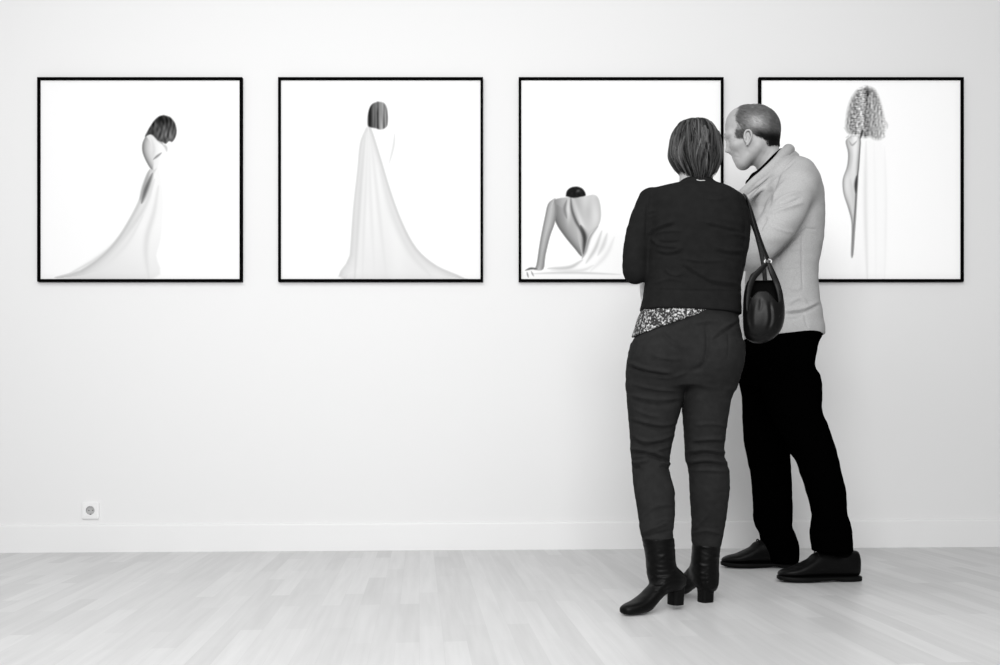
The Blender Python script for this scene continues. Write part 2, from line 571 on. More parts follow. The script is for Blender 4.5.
def print_one():
    I = np.full(GX.shape, 1.0)
    D = [(364, 298), (386, 296), (396, 340), (401, 400), (395, 500), (380, 560), (369, 631), (82, 632), (150, 606), (215, 560), (265, 505), (310, 430), (333, 378), (350, 318)]
    I = fill(I, D, 0.965 - 0.045 * np.clip((GY - 470) / 160, 0, 1) - 0.03 * np.clip((340 - GX) / 200, 0, 1), 4)
    I = rim(I, D, 0.70, 10, -.8, -.6, 4)
    I = line(I, [(374, 330), (350, 400), (318, 455), (268, 515), (200, 570), (110, 620)], 8, 0.86)
    I = line(I, [(386, 350), (372, 430), (352, 500), (348, 560), (357, 628)], 9, 0.88)
    I = line(I, [(340, 440), (290, 525), (230, 585), (180, 626)], 7, 0.90)
    I = line(I, [(368, 312), (349, 358), (335, 402)], 8, 0.42)
    I = line(I, [(360, 300), (342, 350), (330, 392)], 5, 0.66)
    I = line(I, [(374, 300), (356, 345)], 3, 0.80)
    B = [(348, 198), (338, 222), (339, 250), (354, 284), (368, 301), (384, 293), (397, 268), (413, 243), (410, 224), (390, 212), (370, 197)]
    I = fill(I, B, np.clip(0.86 + (GX - 345) / 400, 0.6, 0.98), 2.5)
    I = rim(I, B, 0.38, 9, -1, .25, 2)
    I = line(I, [(370, 270), (382, 260), (396, 249)], 3.4, 0.55)
    I = line(I, [(366, 210), (372, 240), (366, 268), (370, 296)], 6, 0.86)
    I = line(I, [(372, 199), (388, 212), (400, 224)], 4, 0.62)
    I = line(I, [(398, 224), (408, 232), (412, 246)], 4, 0.78)
    H = [(402, 135), (422, 142), (436, 160), (441, 182), (438, 200), (428, 216), (418, 214), (408, 222), (396, 216), (384, 212), (374, 201), (361, 194), (346, 200), (354, 182), (370, 156), (386, 140)]
    t = 0.24 + 0.09 * grain(1, 30, .6, .12, .12) + 0.16 * np.exp(-(((GX - 422) / 20) ** 2 + ((GY - 198) / 22) ** 2)) + .10 * np.exp(-(((GX - 392) / 10) ** 2 + ((GY - 190) / 24) ** 2))
    t = t - .16 * np.exp(-(((GX - 398) / 26) ** 2 + ((GY - 150) / 12) ** 2))
    return fill(I, H, np.clip(t, 0.03, 0.6), 2.2)


def print_two():
    I = np.full(GX.shape, 1.0)
    I = fill(I, [(330, 176), (356, 180), (373, 190), (371, 230), (358, 282), (335, 260)], 0.985, 4)
    C = [(288, 172), (302, 176), (330, 262), (360, 362), (396, 460), (440, 540), (500, 592), (575, 626), (560, 636), (226, 636), (238, 560), (248, 420), (261, 300), (269, 220)]
    I = fill(I, C, 0.972 - 0.055 * np.clip((GY - 330) / 300, 0, 1) + 0.012 * grain(5, 12, .12, .0), 3)
    I = rim(I, C, 0.80, 13, -1, 0, 3)
    I = rim(I, C, 0.76, 9, .85, -.5, 3)
    I = line(I, [(284, 200), (272, 330), (262, 470), (252, 640)], 7, 0.85)
    I = line(I, [(292, 190), (287, 330), (280, 480), (276, 640)], 6, 0.90)
    I = line(I, [(296, 190), (300, 380), (314, 640)], 7, 0.91)
    I = line(I, [(300, 190), (323, 400), (350, 640)], 7, 0.90)
    I = line(I, [(330, 300), (366, 430), (420, 548), (480, 620)], 10, 0.88)
    I = line(I, [(374, 190), (370, 230), (357, 282)], 3.5, 0.88)
    H = [(322, 94), (340, 98), (350, 115), (353, 148), (349, 170), (332, 179), (315, 175), (300, 172), (291, 164), (293, 130), (303, 104)]
    t = 0.44 + 0.10 * grain(9, 30, .7, .02) - 0.30 * np.exp(-((GX - 299) / 9) ** 2) + 0.14 * np.exp(-((GX - 336) / 9) ** 2) - .2 * np.exp(-((GX - 321) / 3) ** 2) * np.clip((GY - 110) / 20, 0, 1)
    return fill(I, H, np.clip(t, 0.1, 0.8), 2.2)


def print_three():
    I = np.full(GX.shape, 1.0)
    I = fill(I, [(262, 470), (300, 480), (345, 500), (430, 540), (520, 600), (520, 628), (45, 628), (42, 606), (100, 600), (130, 592), (190, 590), (214, 566), (236, 505)], 0.975, 4)
    B = [(150, 386), (195, 382), (225, 380), (252, 377), (266, 395), (271, 440), (262, 472), (240, 492), (226, 522), (216, 564), (190, 537), (160, 500), (136, 462), (122, 408), (130, 392)]
    t = 0.66 + 0.22 * np.clip((GX - 165) / 100, -.6, 1) - .05 * np.cos((GX * .8 - GY * .25) / 9) * np.clip((470 - GY) / 60, 0, 1)
    t = t + .14 * np.exp(-(((GX - 172) / 7) ** 2 + ((GY - 420) / 45) ** 2)) + .10 * np.exp(-(((GX - 190 - (GY - 400) * .35) / 8) ** 2)) - .10 * np.exp(-(((GX - 236) / 12) ** 2 + ((GY - 420) / 40) ** 2))
    I = fill(I, B, np.clip(t, 0.3, 0.95), 2.2)
    I = rim(I, B, 0.36, 13, -.85, .5, 2)
    I = rim(I, B, 0.72, 7, 1, .2, 2)
    I = line(I, [(180, 386), (183, 420), (195, 455), (214, 490), (222, 520)], 5, 0.38)
    I = line(I, [(168, 392), (161, 420), (168, 448)], 5, 0.52)
    I = line(I, [(210, 470), (222, 505), (218, 556)], 8, 0.24)
    A = [(132, 387), (112, 404), (102, 445), (88, 515), (77, 588), (70, 603), (96, 602), (103, 560), (117, 502), (131, 462), (137, 420)]
    I = fill(I, A, np.clip(0.80 - (GX - 95 + (GY - 500) * .25) / 260, 0.5, 0.85), 2.2)
    I = rim(I, A, 0.40, 6, -1, 0, 2); I = rim(I, A, 0.45, 7, 1, .2, 2)
    I = line(I, [(42, 606), (60, 600), (80, 602)], 3.4, 0.32)
    I = line(I, [(47, 610), (52, 628)], 2.2, 0.5); I = line(I, [(60, 608), (68, 624)], 2.2, 0.55)
    I = line(I, [(262, 472), (238, 505), (224, 548), (214, 570)], 5, 0.62)
    I = line(I, [(274, 486), (254, 540), (226, 584)], 6, 0.80)
    I = line(I, [(290, 494), (278, 530), (262, 560)], 7, 0.84)
    I = line(I, [(312, 505), (286, 560), (240, 608)], 7, 0.90)
    I = line(I, [(110, 600), (175, 597), (216, 574)], 6, 0.78)
    I = line(I, [(120, 606), (210, 606), (250, 590)], 5, 0.88)
    I = line(I, [(60, 616), (180, 613), (330, 618)], 4, 0.82)
    H = [(165, 381), (168, 366), (180, 355), (200, 352), (217, 360), (225, 378), (208, 383), (188, 386)]
    return fill(I, H, np.clip(0.06 + .03 * grain(4, 20, .5, .3) + 0.22 * np.exp(-(((GX - 203) / 7) ** 2 + ((GY - 365) / 5) ** 2)), 0.01, 1), 2)


def print_four():
    I = np.full(GX.shape, 1.0)
    I = fill(I, [(330, 200), (372, 205), (400, 230), (408, 420), (404, 633), (318, 633), (316, 480), (322, 340)], 0.988, 6)
    I = line(I, [(348, 215), (346, 400), (352, 640)], 7, 0.91)
    I = line(I, [(404, 230), (408, 400), (404, 640)], 5, 0.965)
    I = line(I, [(372, 215), (376, 400), (378, 640)], 5, 0.972)
    B = [(304, 197), (287, 214), (294, 250), (291, 290), (278, 330), (280, 372), (295, 420), (305, 468), (303, 558), (309, 558), (315, 480), (319, 420), (323, 340), (326, 280), (331, 206)]
    I = fill(I, B, np.clip(0.93 - 0.05 * np.cos((GX - 300) / 7), 0.7, 0.97), 2.2)
    I = rim(I, B, 0.42, 5, -1, .1, 2)
    I = rim(I, B, 0.40, 5, 1, 0, 2)
    I = line(I, [(296, 222), (302, 262), (298, 300)], 5, 0.80)
    I = line(I, [(296, 212), (306, 226), (320, 214)], 3, 0.66)
    I = line(I, [(300, 330), (308, 380), (310, 440)], 6, 0.82)
    I = line(I, [(331, 196), (327, 280), (319, 345), (316, 405), (310, 480), (306, 562)], 2.4, 0.42)
    I = line(I, [(320, 318), (317, 345), (317, 372)], 4.5, 0.2)
    r = np.random.RandomState(12); curl = np.zeros(GX.shape)
    for _ in range(16):
        cx = r.uniform(285, 410); w_ = r.uniform(3, 7); f = r.uniform(.22, .5); ph = r.uniform(0, 6.3)
        cx = 346 + (cx - 346) * (.45 + .55 * np.clip((GY - 48) / 110, 0, 1))
        x = GX - cx - 4 * np.sin(GY * f + ph)
        curl += np.exp(-(x / w_) ** 2) * r.choice([-1, -1, 1]) * (.5 + .5 * np.sin(GY * f * 2 + ph + 1))
    curl = .15 * curl + .10 * grain(8, 40, .75, .16)
    H = [(346, 48), (370, 56), (386, 82), (398, 124), (405, 172), (398, 203), (378, 209), (360, 200), (344, 203), (328, 197), (302, 194), (288, 174), (291, 130), (301, 92), (320, 62)]
    t = 0.62 + curl - .28 * np.exp(-(((GX - 354) / 9) ** 2 + ((GY - 66) / 12) ** 2)) + .18 * np.clip((GX - 375) / 25, 0, 1)
    I = fill(I, H, np.clip(t, 0.14, 0.97), 6)
    for (x0, y0, x1, y1) in ((280, 172, 292, 190), (405, 150, 412, 178), (296, 196, 286, 204), (396, 205, 404, 196)):
        I = line(I, [(x0, y0), ((x0 + x1) / 2 + 3, (y0 + y1) / 2), (x1, y1)], 3, 0.82)
    return line(I, [(338, 180), (335, 190), (331, 206)], 4, 0.2)


M_FRAME = mat('black_lacquer', 0.0008, rough=0.8, spec=0.02)
M_PRINT = mat('photo_paper', 0.9, rough=0.75, spec=0.12, attr=True)


def framed_print(x0, label, painting, paper_comp):
    Y = DWALL
    a = P(x0, 77, Y - 0.024); b = P(x0 + 205, 281.5, Y - 0.024)
    root = empty('framed_photograph', ((a[0] + b[0]) / 2, Y, b[2]))
    tag(root, label, 'picture', 'framed photographs on the gallery wall')
    fw = 0.0125
    V = []; F = []
    loops = [(0, 0.0), (0, -0.0235), (0.001, -0.024), (fw - .001, -0.024), (fw, -0.0235), (fw, -0.008)]
    for ins, y in loops:
        V += [(a[0] + ins, Y + y, b[2] + ins), (b[0] - ins, Y + y, b[2] + ins), (b[0] - ins, Y + y, a[2] - ins), (a[0] + ins, Y + y, a[2] - ins)]
    for l in range(len(loops) - 1):
        for i in range(4):
            j = (i + 1) % 4
            F.append((l * 4 + j, l * 4 + i, l * 4 + 4 + i, l * 4 + 4 + j)[::-1])
    # back board closes the frame
    F.append((0, 1, 2, 3)); V2 = V
    mesh_obj('frame', V2, F, M_FRAME, root, smooth=False)
    I = painting()
    x0_, x1_, z0_, z1_ = a[0] + fw, b[0] - fw, b[2] + fw, a[2] - fw
    X = x0_ + gx / (NP_ - 1) * (x1_ - x0_); Z = z1_ - gy / (NP_ - 1) * (z1_ - z0_)
    PV = np.stack([X, np.full(X.shape, Y - 0.0115), Z], -1).reshape(-1, 3)
    idx = np.arange(NP_ * NP_).reshape(NP_, NP_)
    PF = np.stack([idx[1:, :-1], idx[1:, 1:], idx[:-1, 1:], idx[:-1, :-1]], -1).reshape(-1, 4)
    # a back and edges give the sheet its thickness
    s = np.clip(I, 0, 1)
    t = np.where(s <= 0.04045, s / 12.92, ((s + 0.055) / 1.055) ** 2.4) * paper_comp
    n0 = len(PV)
    cor = [idx[-1, 0], idx[-1, -1], idx[0, -1], idx[0, 0]]
    back = PV[cor] + np.array([0, 0.004, 0])
    PV = np.vstack([PV, back]); t = np.concatenate([t.ravel(), np.full(4, 0.9)])
    ex = [[n0 + 3, n0 + 2, n0 + 1, n0]]
    PF = np.vstack([PF, np.array(ex)])
    o = mesh_obj('photographic_print', PV, PF, M_PRINT, root, smooth=False, colors=t)
    return root


PAPER_COMP = (0.83, 0.81, 0.88, 0.97)  # uneven light along the wall is offset in each print's paper tone
framed_print(37, 'black-framed photograph of a woman with bowed dark hair, white drape trailing to one side', print_one, PAPER_COMP[0])
framed_print(278, 'black-framed photograph of a woman seen from behind with straight hair and a long white cape', print_two, PAPER_COMP[1])
framed_print(518.7, 'black-framed photograph of a seated bare back leaning on one straight arm', print_three, PAPER_COMP[2])
framed_print(759, 'black-framed photograph of a standing figure with long curly hair, seen from behind', print_four, PAPER_COMP[3])

# ================================================================== THE WALL OUTLET
M_PLAST = mat('white_plastic', 0.78, rough=0.35, spec=0.4, bump=('noise', 300, 0.02, 0.0005))
M_GREYP = mat('grey_plastic', 0.42, rough=0.4, spec=0.4, bump=('noise', 300, 0.02, 0.0005))
M_HOLE = mat('dark_contact', 0.02, rough=0.6, spec=0.2, bump=('noise', 300, 0.02, 0.0005))
M_METAL = mat('steel', 0.55, rough=0.25, spec=0.6, bump=('noise', 200, 0.03, 0.0003))


def outlet():
    c = P(91, 510.3, DWALL)
    root = empty('wall_outlet', (c[0], DWALL, c[2] - 0.042))
    tag(root, 'white square socket outlet low on the wall above the skirting board', 'outlet')
    # cover plate with a round well
    h = 0.0425; r = 0.0215; n = 48
    V = []; F = []
    ring = [(math.cos(2 * math.pi * (i + .5) / n), math.sin(2 * math.pi * (i + .5) / n)) for i in range(n)]
    def sq(u, v, s):
        m = max(abs(u), abs(v)); return (u / m * s, v / m * s)
    L = []
    L.append([(*sq(u, v, h), 0.0) for u, v in ring])
    L.append([(*sq(u, v, h), -0.008) for u, v in ring])
    L.append([(*sq(u, v, h - .0015), -0.0095) for u, v in ring])
    L.append([(*sq(u, v, h - .010), -0.0105) for u, v in ring])
    L.append([(*sq(u, v, h - .011), -0.0095) for u, v in ring])
    L.append([(*sq(u, v, h - .012), -0.0108) for u, v in ring])
    L.append([(u * r * 1.06, v * r * 1.06, -0.0108) for u, v in ring])
    L.append([(u * r, v * r, -0.010) for u, v in ring])
    for l in L:
        V += [(c[0] + x, DWALL + y, c[2] + z) for x, z, y in l]
    for l in range(len(L) - 1):
        for i in range(n):
            j = (i + 1) % n
            F.append((l * n + i, l * n + j, l * n + n + j, l * n + n + i))
    mesh_obj('cover_plate', V, F, M_PLAST, root, smooth=False)
    V = []; F = []
    for rr, y in ((r, -0.0100), (r * 0.97, -0.002), (0.0, -0.002)):
        V += [(c[0] + u * rr, DWALL + y, c[2] + v * rr) for u, v in ring]
    for l in range(2):
        for i in range(n):
            j = (i + 1) % n
            F.append((l * n + i, l * n + j, l * n + n + j, l * n + n + i))
    w = mesh_obj('socket_well', V, F, M_GREYP, root, smooth=False)
    for sx in (-1, 1):
        V = []; F = []
        for y in (-0.0018, -0.0026):
            V += [(c[0] + sx * 0.0095 + .0027 * math.cos(a * .5236), DWALL + y, c[2] + .0027 * math.sin(a * .5236)) for a in range(12)]
        F = [(i, (i + 1) % 12, 12 + (i + 1) % 12, 12 + i) for i in range(12)] + [tuple(range(12, 24)), tuple(range(11, -1, -1))]
        mesh_obj('pin_hole', V, F, M_HOLE, w, smooth=False)
    for sz in (-1, 1):
        V, F = box_mesh((c[0] - .0025, DWALL - 0.009, c[2] + sz * .0195 - .0022), (c[0] + .0025, DWALL - 0.002, c[2] + sz * .0195 + .0022))
        mesh_obj('earth_clip', V, F, M_METAL if sz > 0 else M_HOLE, w, smooth=False)


outlet()

# ================================================================== MATERIALS OF THE TWO VISITORS
M_SKIN_W = mat('skin_light', 0.42, rough=0.55, spec=0.3, bump=('noise', 350, 0.06, 0.0006))
M_SKIN_M = mat('skin_mid', 0.36, rough=0.55, spec=0.3, bump=('noise', 350, 0.06, 0.0006), var=(30, 0.08))
M_HAIR = mat('hair_strands', 0.1, rough=0.55, spec=0.12, attr=True)
M_HAIRB = mat('hair_under', 0.012, rough=0.8, spec=0.1, bump=('noise', 200, 0.2, 0.001))
M_JACKET = mat('dark_jacket_cloth', 0.0105, rough=0.9, spec=0.04, bump=('noise', 500, 0.15, 0.0006), var=(40, .12))
M_TROUSER = mat('charcoal_trouser_cloth', 0.0175, rough=0.9, spec=0.04, bump=('noise', 600, 0.12, 0.0006), var=(40, .12))
M_BLACKT = mat('black_trouser_cloth', 0.0005, rough=1.0, spec=0.0, bump=('noise', 500, 0.15, 0.0006))
M_LEATHER = mat('black_leather', 0.0018, rough=0.42, spec=0.11, bump=('leather', 260, 0.12, 0.0006))
M_SOLE = mat('black_rubber', 0.0015, rough=0.6, spec=0.12, bump=('noise', 200, 0.1, 0.0006))
M_BAG = mat('soft_black_leather', 0.0032, rough=0.42, spec=0.17, bump=('leather', 200, 0.12, 0.0006))
M_KNIT = mat('grey_wool_knit', 0.37, rough=0.95, spec=0.05, bump=('knit', 420, 0.35, 0.0015), var=(220, 0.09))
M_TEE = mat('black_cotton', 0.002, rough=0.95, spec=0.0, bump=('noise', 400, 0.1, 0.0006))
M_SCARF = mat('pale_scarf_cloth', 0.6, rough=0.9, spec=0.1, bump=('noise', 300, 0.15, 0.001), var=(25, .2))


def speckle_mat():
    m = bpy.data.materials.new('speckled_blouse_cloth'); m.use_nodes = True
    nt = m.node_tree; N = nt.nodes; L = nt.links; b = N['Principled BSDF']
    tc = N.new('ShaderNodeTexCoord')
    n = N.new('ShaderNodeTexNoise'); n.inputs['Scale'].default_value = 120; n.inputs['Detail'].default_value = 2.5; n.inputs['Distortion'].default_value = 0.8
    L.new(tc.outputs['Object'], n.inputs['Vector'])
    r = N.new('ShaderNodeValToRGB')
    r.color_ramp.elements[0].position = 0.50; r.color_ramp.elements[0].color = (0.006, 0.006, 0.006, 1)
    r.color_ramp.elements[1].position = 0.66; r.color_ramp.elements[1].color = (0.5, 0.5, 0.5, 1)
    L.new(n.outputs['Fac'], r.inputs['Fac']); L.new(r.outputs['Color'], b.inputs['Base Color'])
    b.inputs['Roughness'].default_value = 0.8
    return m


M_BLOUSE = speckle_mat()


def fz(x):
    return SLOPE * x


def N4(px, py, Y, r):
    return (*P(px, py, Y), r)


# ================================================================== THE WOMAN
YW = 3.42


def woman():
    base = P(692, 600, YW)
    root = empty('person', (base[0], YW, fz(base[0])))
    tag(root, 'person in dark jacket, charcoal trousers and heeled ankle boots, seen from behind', 'person')
    torso = Stack([
        (181, 682, 711, YW, .045), (184.5, 673, 718, YW, .062), (187, 663, 725, YW, .078), (189.5, 653, 731, YW, .088),
        (193, 648, 736, YW, .098), (198, 646, 741, YW, .106), (210, 646, 744, YW, .114), (225, 647, 744.5, YW, .120),
        (245, 646.5, 742, YW, .121), (265, 646, 741, YW, .118), (285, 645, 740, YW, .117), (300, 642.5, 740, YW, .122),
        (311, 640, 740.5, YW, .128), (318, 639, 741, YW, .130)], n=2.35)
    armL = [N4(652, 202, YW, .050), N4(643, 222, YW - .005, .047), N4(637.5, 240, YW - .01, .043), N4(634.5, 260, YW - .015, .0415),
            N4(635.5, 272, YW - .01, .042)]
    foreL = [N4(635.5, 272, YW - .01, .042), N4(641, 262, YW + .06, .040), N4(652, 247, YW + .15, .035), N4(662, 236, YW + .22, .031)]
    armR = [N4(731, 205, YW, .049), N4(737, 222, YW, .045), N4(737.5, 238, YW, .042), N4(734.5, 258, YW + .005, .040), N4(731, 274, YW + .015, .039)]
    foreR = [N4(731, 274, YW + .015, .039), N4(727, 266, YW + .08, .037), N4(716, 254, YW + .15, .034), N4(706, 246, YW + .21, .030)]
    zhem = lambda p: P(0, 313, YW)[2] - (p[:, 0] - P(690, 0, YW)[0]) * 0.045
    neckc = P(696, 178, YW)

    def jacket(p):
        d = torso(p)
        a = np.minimum(chain(p, armL), chain(p, foreL)); b = np.minimum(chain(p, armR), chain(p, foreR))
        d = smin(d, smin(a, a + .0001, .001), .018)
        d = smin(d, b, .018)
        # stand-up collar
        col = Stack_collar(p)
        d = smin(d, col, .008)
        # open at the neck and along the hem
        d = smax(d, -cap(p, neckc + np.array([0, .01, .05]), neckc + np.array([0, .0, -.004]), .052, .046), .004)
        d = smax(d, zhem(p) - p[:, 2], .006)
        return d

    cst = Stack([(179.5, 681.5, 712, YW - .002, .058), (182, 680, 713.5, YW - .002, .063), (185, 677.5, 716, YW, .069), (189, 673, 719, YW, .076)], n=2.1)

    def Stack_collar(p):
        # the collar stands higher at the front sides than at the nape
        return cst(p)

    X = lambda x, y: (610 + x / 6.653, 190 + y / 6.653)
    def fold(*pts): return [X(*q) for q in pts]
    jf = [(fold((250, 285), (330, 240), (430, 205)), 1.6, .0055), (fold((262, 305), (340, 262), (430, 232)), 1.3, -.004),
          (fold((270, 290), (380, 272), (480, 272)), 1.5, .004), (fold((268, 322), (340, 366), (480, 382)), 1.8, .0055),
          (fold((300, 345), (380, 352), (470, 345)), 1.4, -.0045), (fold((310, 402), (400, 412), (490, 385)), 1.6, .004),
          (fold((320, 425), (400, 436), (480, 415)), 1.4, -.0035),
          (fold((600, 205), (740, 232), (850, 262)), 1.7, .004), (fold((640, 238), (760, 262), (840, 282)), 1.4, -.0035),
          (fold((800, 288), (860, 300), (912, 315)), 1.6, .005), (fold((690, 372), (790, 402), (900, 402)), 1.8, .0045),
          (fold((700, 408), (800, 432), (880, 432)), 1.4, -.004), (fold((480, 452), (600, 472), (770, 470)), 1.8, .0045),
          (fold((490, 482), (560, 530), (660, 575)), 1.8, .005), (fold((470, 500), (540, 552), (620, 590)), 1.4, -.004),
          (fold((360, 530), (430, 568), (480, 556)), 1.6, .0045), (fold((290, 622), (400, 592), (510, 612)), 1.7, .004),
          (fold((580, 560), (700, 600), (850, 622)), 1.8, .0045), (fold((600, 590), (700, 632), (820, 650)), 1.5, -.004),
          (fold((580, 30), (680, 62), (780, 55)), 1.5, .003), (fold((255, 150), (300, 135)), 1.2, .003), (fold((255, 185), (310, 165)), 1.2, .003),
          ([(645, 289.5), (692, 290.5), (741, 291.5)], 0.9, -.0028), ([(641, 311), (690, 312.5), (739, 315)], 0.8, .0015),
          ([(650, 191), (647.5, 205), (646.5, 222), (646, 236)], 1.1, -.004), ([(739, 196), (744, 210), (745.5, 228), (744, 246)], 1.1, -.004),
          ([(672, 183.5), (696, 186), (719, 184.5)], 0.9, -.002)]
    lo = P(617, 322, 3.2); hi = P(756, 170, 3.7)
    jk = sdf_obj('jacket', jacket, (lo[0], 3.2, P(0, 322, YW)[2]), (hi[0] + .05, 3.72, P(0, 168, YW)[2]), .0036, M_JACKET, root, jf, .0007, (30, 30, 110), seed=2)
    # pale woven loop inside the collar
    V, F = sweep([P(696.5, 179.8, YW - .0735), P(700.5, 180.6, YW - .0755), P(705, 180.3, YW - .0735)], .0011, .0012, up=(0, 1, 0))
    tag(mesh_obj('hanging_loop', V, F, M_SCARF, jk), 'small pale loop below the collar')

    # ---- trousers
    hip = Stack([(308, 643, 737, YW, .117), (320, 639.5, 738, YW, .120), (336, 635, 741, YW, .122), (348, 632.5, 742.5, YW, .124),
                 (361, 630.5, 741.5, YW, .120), (374, 630, 737, YW, .112), (386, 630, 734, YW, .10)], n=2.3)
    legLr = [(345, 632, 687, YW, .10), (361, 628.5, 687, YW, .105), (380, 626.5, 685, YW, .10), (398, 627, 683, YW - .002, .093), (410, 627.7, 680.5, YW - .004, .088),
             (424, 629, 676, YW - .006, .080), (437, 630, 673.7, YW - .008, .073), (450, 630.5, 670.5, YW - .01, .067), (463, 631.8, 669.2, YW - .015, .063),
             (475, 632.6, 670, YW - .022, .063), (489, 634, 674, YW - .034, .064), (500, 635.7, 674.6, YW - .044, .062), (512, 637.8, 674.8, YW - .052, .058),
             (530, 640, 673.2, YW - .070, .052), (541, 643, 673, YW - .076, .050)]
    legRr = [(345, 687, 742, YW, .10), (361, 686, 742, YW, .105), (376, 684, 739, YW, .10), (395, 682.3, 732.3, YW + .002, .092), (405, 682.3, 729.5, YW + .004, .088),
             (425, 683.7, 726.2, YW + .008, .08), (445, 685, 724, YW + .014, .070), (458, 685.3, 724.8, YW + .018, .066), (470, 688.5, 728.8, YW + .02, .064),
             (485, 689.7, 729.4, YW + .022, .064), (500, 690.2, 728, YW + .03, .062), (520, 691.8, 725.6, YW + .045, .055), (535, 691.5, 722.8, YW + .055, .049), (547, 693, 720.5, YW + .06, .046)]
    legL, legR = Stack(legLr, 2.15), Stack(legRr, 2.15)

    def trousers(p, g=0.0):
        d = smin(legL(p, g), legR(p, g), .006)
        d = smin(d, hip(p, g), .03)
        for cx in (659, 713):
            d = smin(d, ell(p, P(cx, 357, YW - .062), (.083 + g, .078 + g, .09 + g)), .04)
        # seam in the seat
        if g == 0:
            s = np.abs(p[:, 0] - P(686, 0, YW)[0]) - .002
            d = np.where((p[:, 1] < YW - .03) & (p[:, 2] < P(0, 330, YW)[2]), np.maximum(d, -np.maximum(s, -.001 + 0 * s) + (-.006) - d * 0 - .0) if False else d, d)
        return d
    X4 = lambda *q: [(610 + x / 6.653, 380 + y / 6.653) for x, y in q]
    X5 = lambda *q: [(610 + x / 6.653, 470 + y / 6.653) for x, y in q]
    X3 = lambda *q: [(610 + x / 6.653, 280 + y / 6.653) for x, y in q]
    tf = [(X4((130, 20), (300, 60), (470, 75)), 1.8, .004), (X4((140, 100), (300, 130), (480, 120)), 1.8, .005), (X4((150, 135), (300, 165), (460, 150)), 1.6, -.003),
          (X4((140, 180), (250, 230), (330, 245)), 1.6, .003), (X4((140, 255), (330, 298), (440, 285)), 1.8, .005), (X4((150, 285), (320, 325), (420, 320)), 1.5, -.004),
          (X4((140, 360), (230, 405), (330, 395), (425, 365)), 1.8, .005), (X4((140, 400), (230, 440), (330, 425), (410, 410)), 1.5, -.004),
          (X4((130, 455), (250, 468), (390, 520)), 1.8, .007), (X4((140, 485), (260, 500), (390, 548)), 1.4, -.006),
          (X4((140, 520), (230, 500), (330, 460), (410, 440)), 1.6, .004), (X4((145, 550), (200, 545), (260, 530)), 1.6, .006), (X4((150, 590), (200, 578)), 1.4, -.005),
          (X4((340, 545), (400, 560)), 1.6, .006), (X4((330, 575), (400, 590)), 1.4, -.004),
          (X4((560, 300), (680, 290), (775, 310)), 1.8, .003), (X4((540, 402), (680, 392), (765, 395)), 1.8, .005), (X4((540, 430), (680, 420), (760, 425)), 1.5, -.004),
          (X4((510, 480), (640, 460), (770, 485)), 1.8, .006), (X4((510, 510), (640, 495), (770, 512)), 1.5, -.005), (X4((505, 545), (640, 530), (780, 550)), 1.8, .006),
          (X4((520, 575), (640, 560), (785, 578)), 1.5, -.005), (X4((530, 600), (660, 600), (790, 610)), 1.8, .004),
          (X5((200, 330), (300, 245), (420, 235)), 1.8, .003), (X5((205, 425), (300, 385), (385, 345)), 1.7, .005), (X5((215, 450), (330, 420), (420, 400)), 1.5, -.004),
          (X5((250, 400), (340, 335), (420, 330)), 1.5, .0035), (X5((560, 400), (620, 330), (650, 290)), 1.6, .0035), (X5((540, 430), (640, 400), (750, 430)), 1.7, .004),
          (X3((340, 340), (400, 410), (470, 450)), 2.2, .0045), (X3((250, 480), (360, 520), (470, 530)), 2.0, .003), (X3((110, 545), (250, 590), (420, 620)), 2.0, .0045),
          (X3((120, 580), (260, 622), (430, 645)), 1.6, -.004), (X3((320, 650), (430, 640), (520, 610)), 2.0, .004),
          (X3((660, 400), (740, 330), (850, 260)), 1.6, .004), (X3((690, 400), (770, 345), (850, 290)), 1.0, -.003), (X3((640, 300), (648, 420), (620, 560), (540, 610)), 2.2, -.006),
          (X3((785, 345), (790, 430), (782, 520)), 0.9, -.002), (X3((560, 290), (640, 275), (730, 280)), 1.6, .0025)]
    zt = P(0, 307, YW)[2]
    sdf_obj('trousers', trousers, (P(618, 0, 3.3)[0] - .02, 3.2, P(0, 550, 3.5)[2]), (P(752, 0, YW)[0] + .03, 3.65, zt + .01), .0038, M_TROUSER, root, [(a, b, c * 1.4) for a, b, c in tf], .0006, (40, 40, 120), seed=5)

    # ---- blouse hem showing below the jacket
    bl = Stack([(300, 645, 736, YW, .108), (310, 641.5, 737, YW, .118), (316, 638.8, 737.5, YW, .1245), (322, 636.5, 739, YW, .127), (337, 632, 743.5, YW, .1285), (342, 631, 744.5, YW, .1285)], n=2.3)

    def blouse(p):
        d = bl(p)
        d = smin(d, ell(p, P(659, 357, YW - .064), (.086, .081, .093)), .04)
        # the hem climbs from the left hip to the middle of the back
        t = np.clip((p[:, 0] - P(632, 0, YW)[0]) / (P(700, 0, YW)[0] - P(632, 0, YW)[0]), 0, 1.6)
        zh = P(0, 337.5, YW)[2] + (P(0, 315, YW)[2] - P(0, 337.5, YW)[2]) * (t * 1.0 + .5 * np.maximum(t - .85, 0))
        d = smax(d, zh - p[:, 2], .004)
        return smax(d, p[:, 2] - P(0, 304, YW)[2], .004)
    sdf_obj('blouse', blouse, (P(622, 0, YW)[0], 3.2, P(0, 345, YW)[2]), (P(752, 0, YW)[0], 3.62, P(0, 300, YW)[2]), .0036, M_BLOUSE, root, (), .0008, (60, 60, 40), seed=9)

    # ---- pale scarf end hanging in front, seen between arm and waist
    def scarf(p):
        a = [N4(655, 215, YW + .11, .016), N4(648, 250, YW + .115, .017), N4(644.5, 280, YW + .12, .016), N4(644.5, 298, YW + .12, .012), N4(645, 310, YW + .12, .006)]
        b = [N4(690, 190, YW + .10, .016), N4(668, 200, YW + .115, .016), N4(655, 215, YW + .11, .016)]
        q = p.copy(); q[:, 1] = (p[:, 1] - YW - .115) * .6 + YW + .115
        return np.minimum(chain(q, a), chain(q, b))
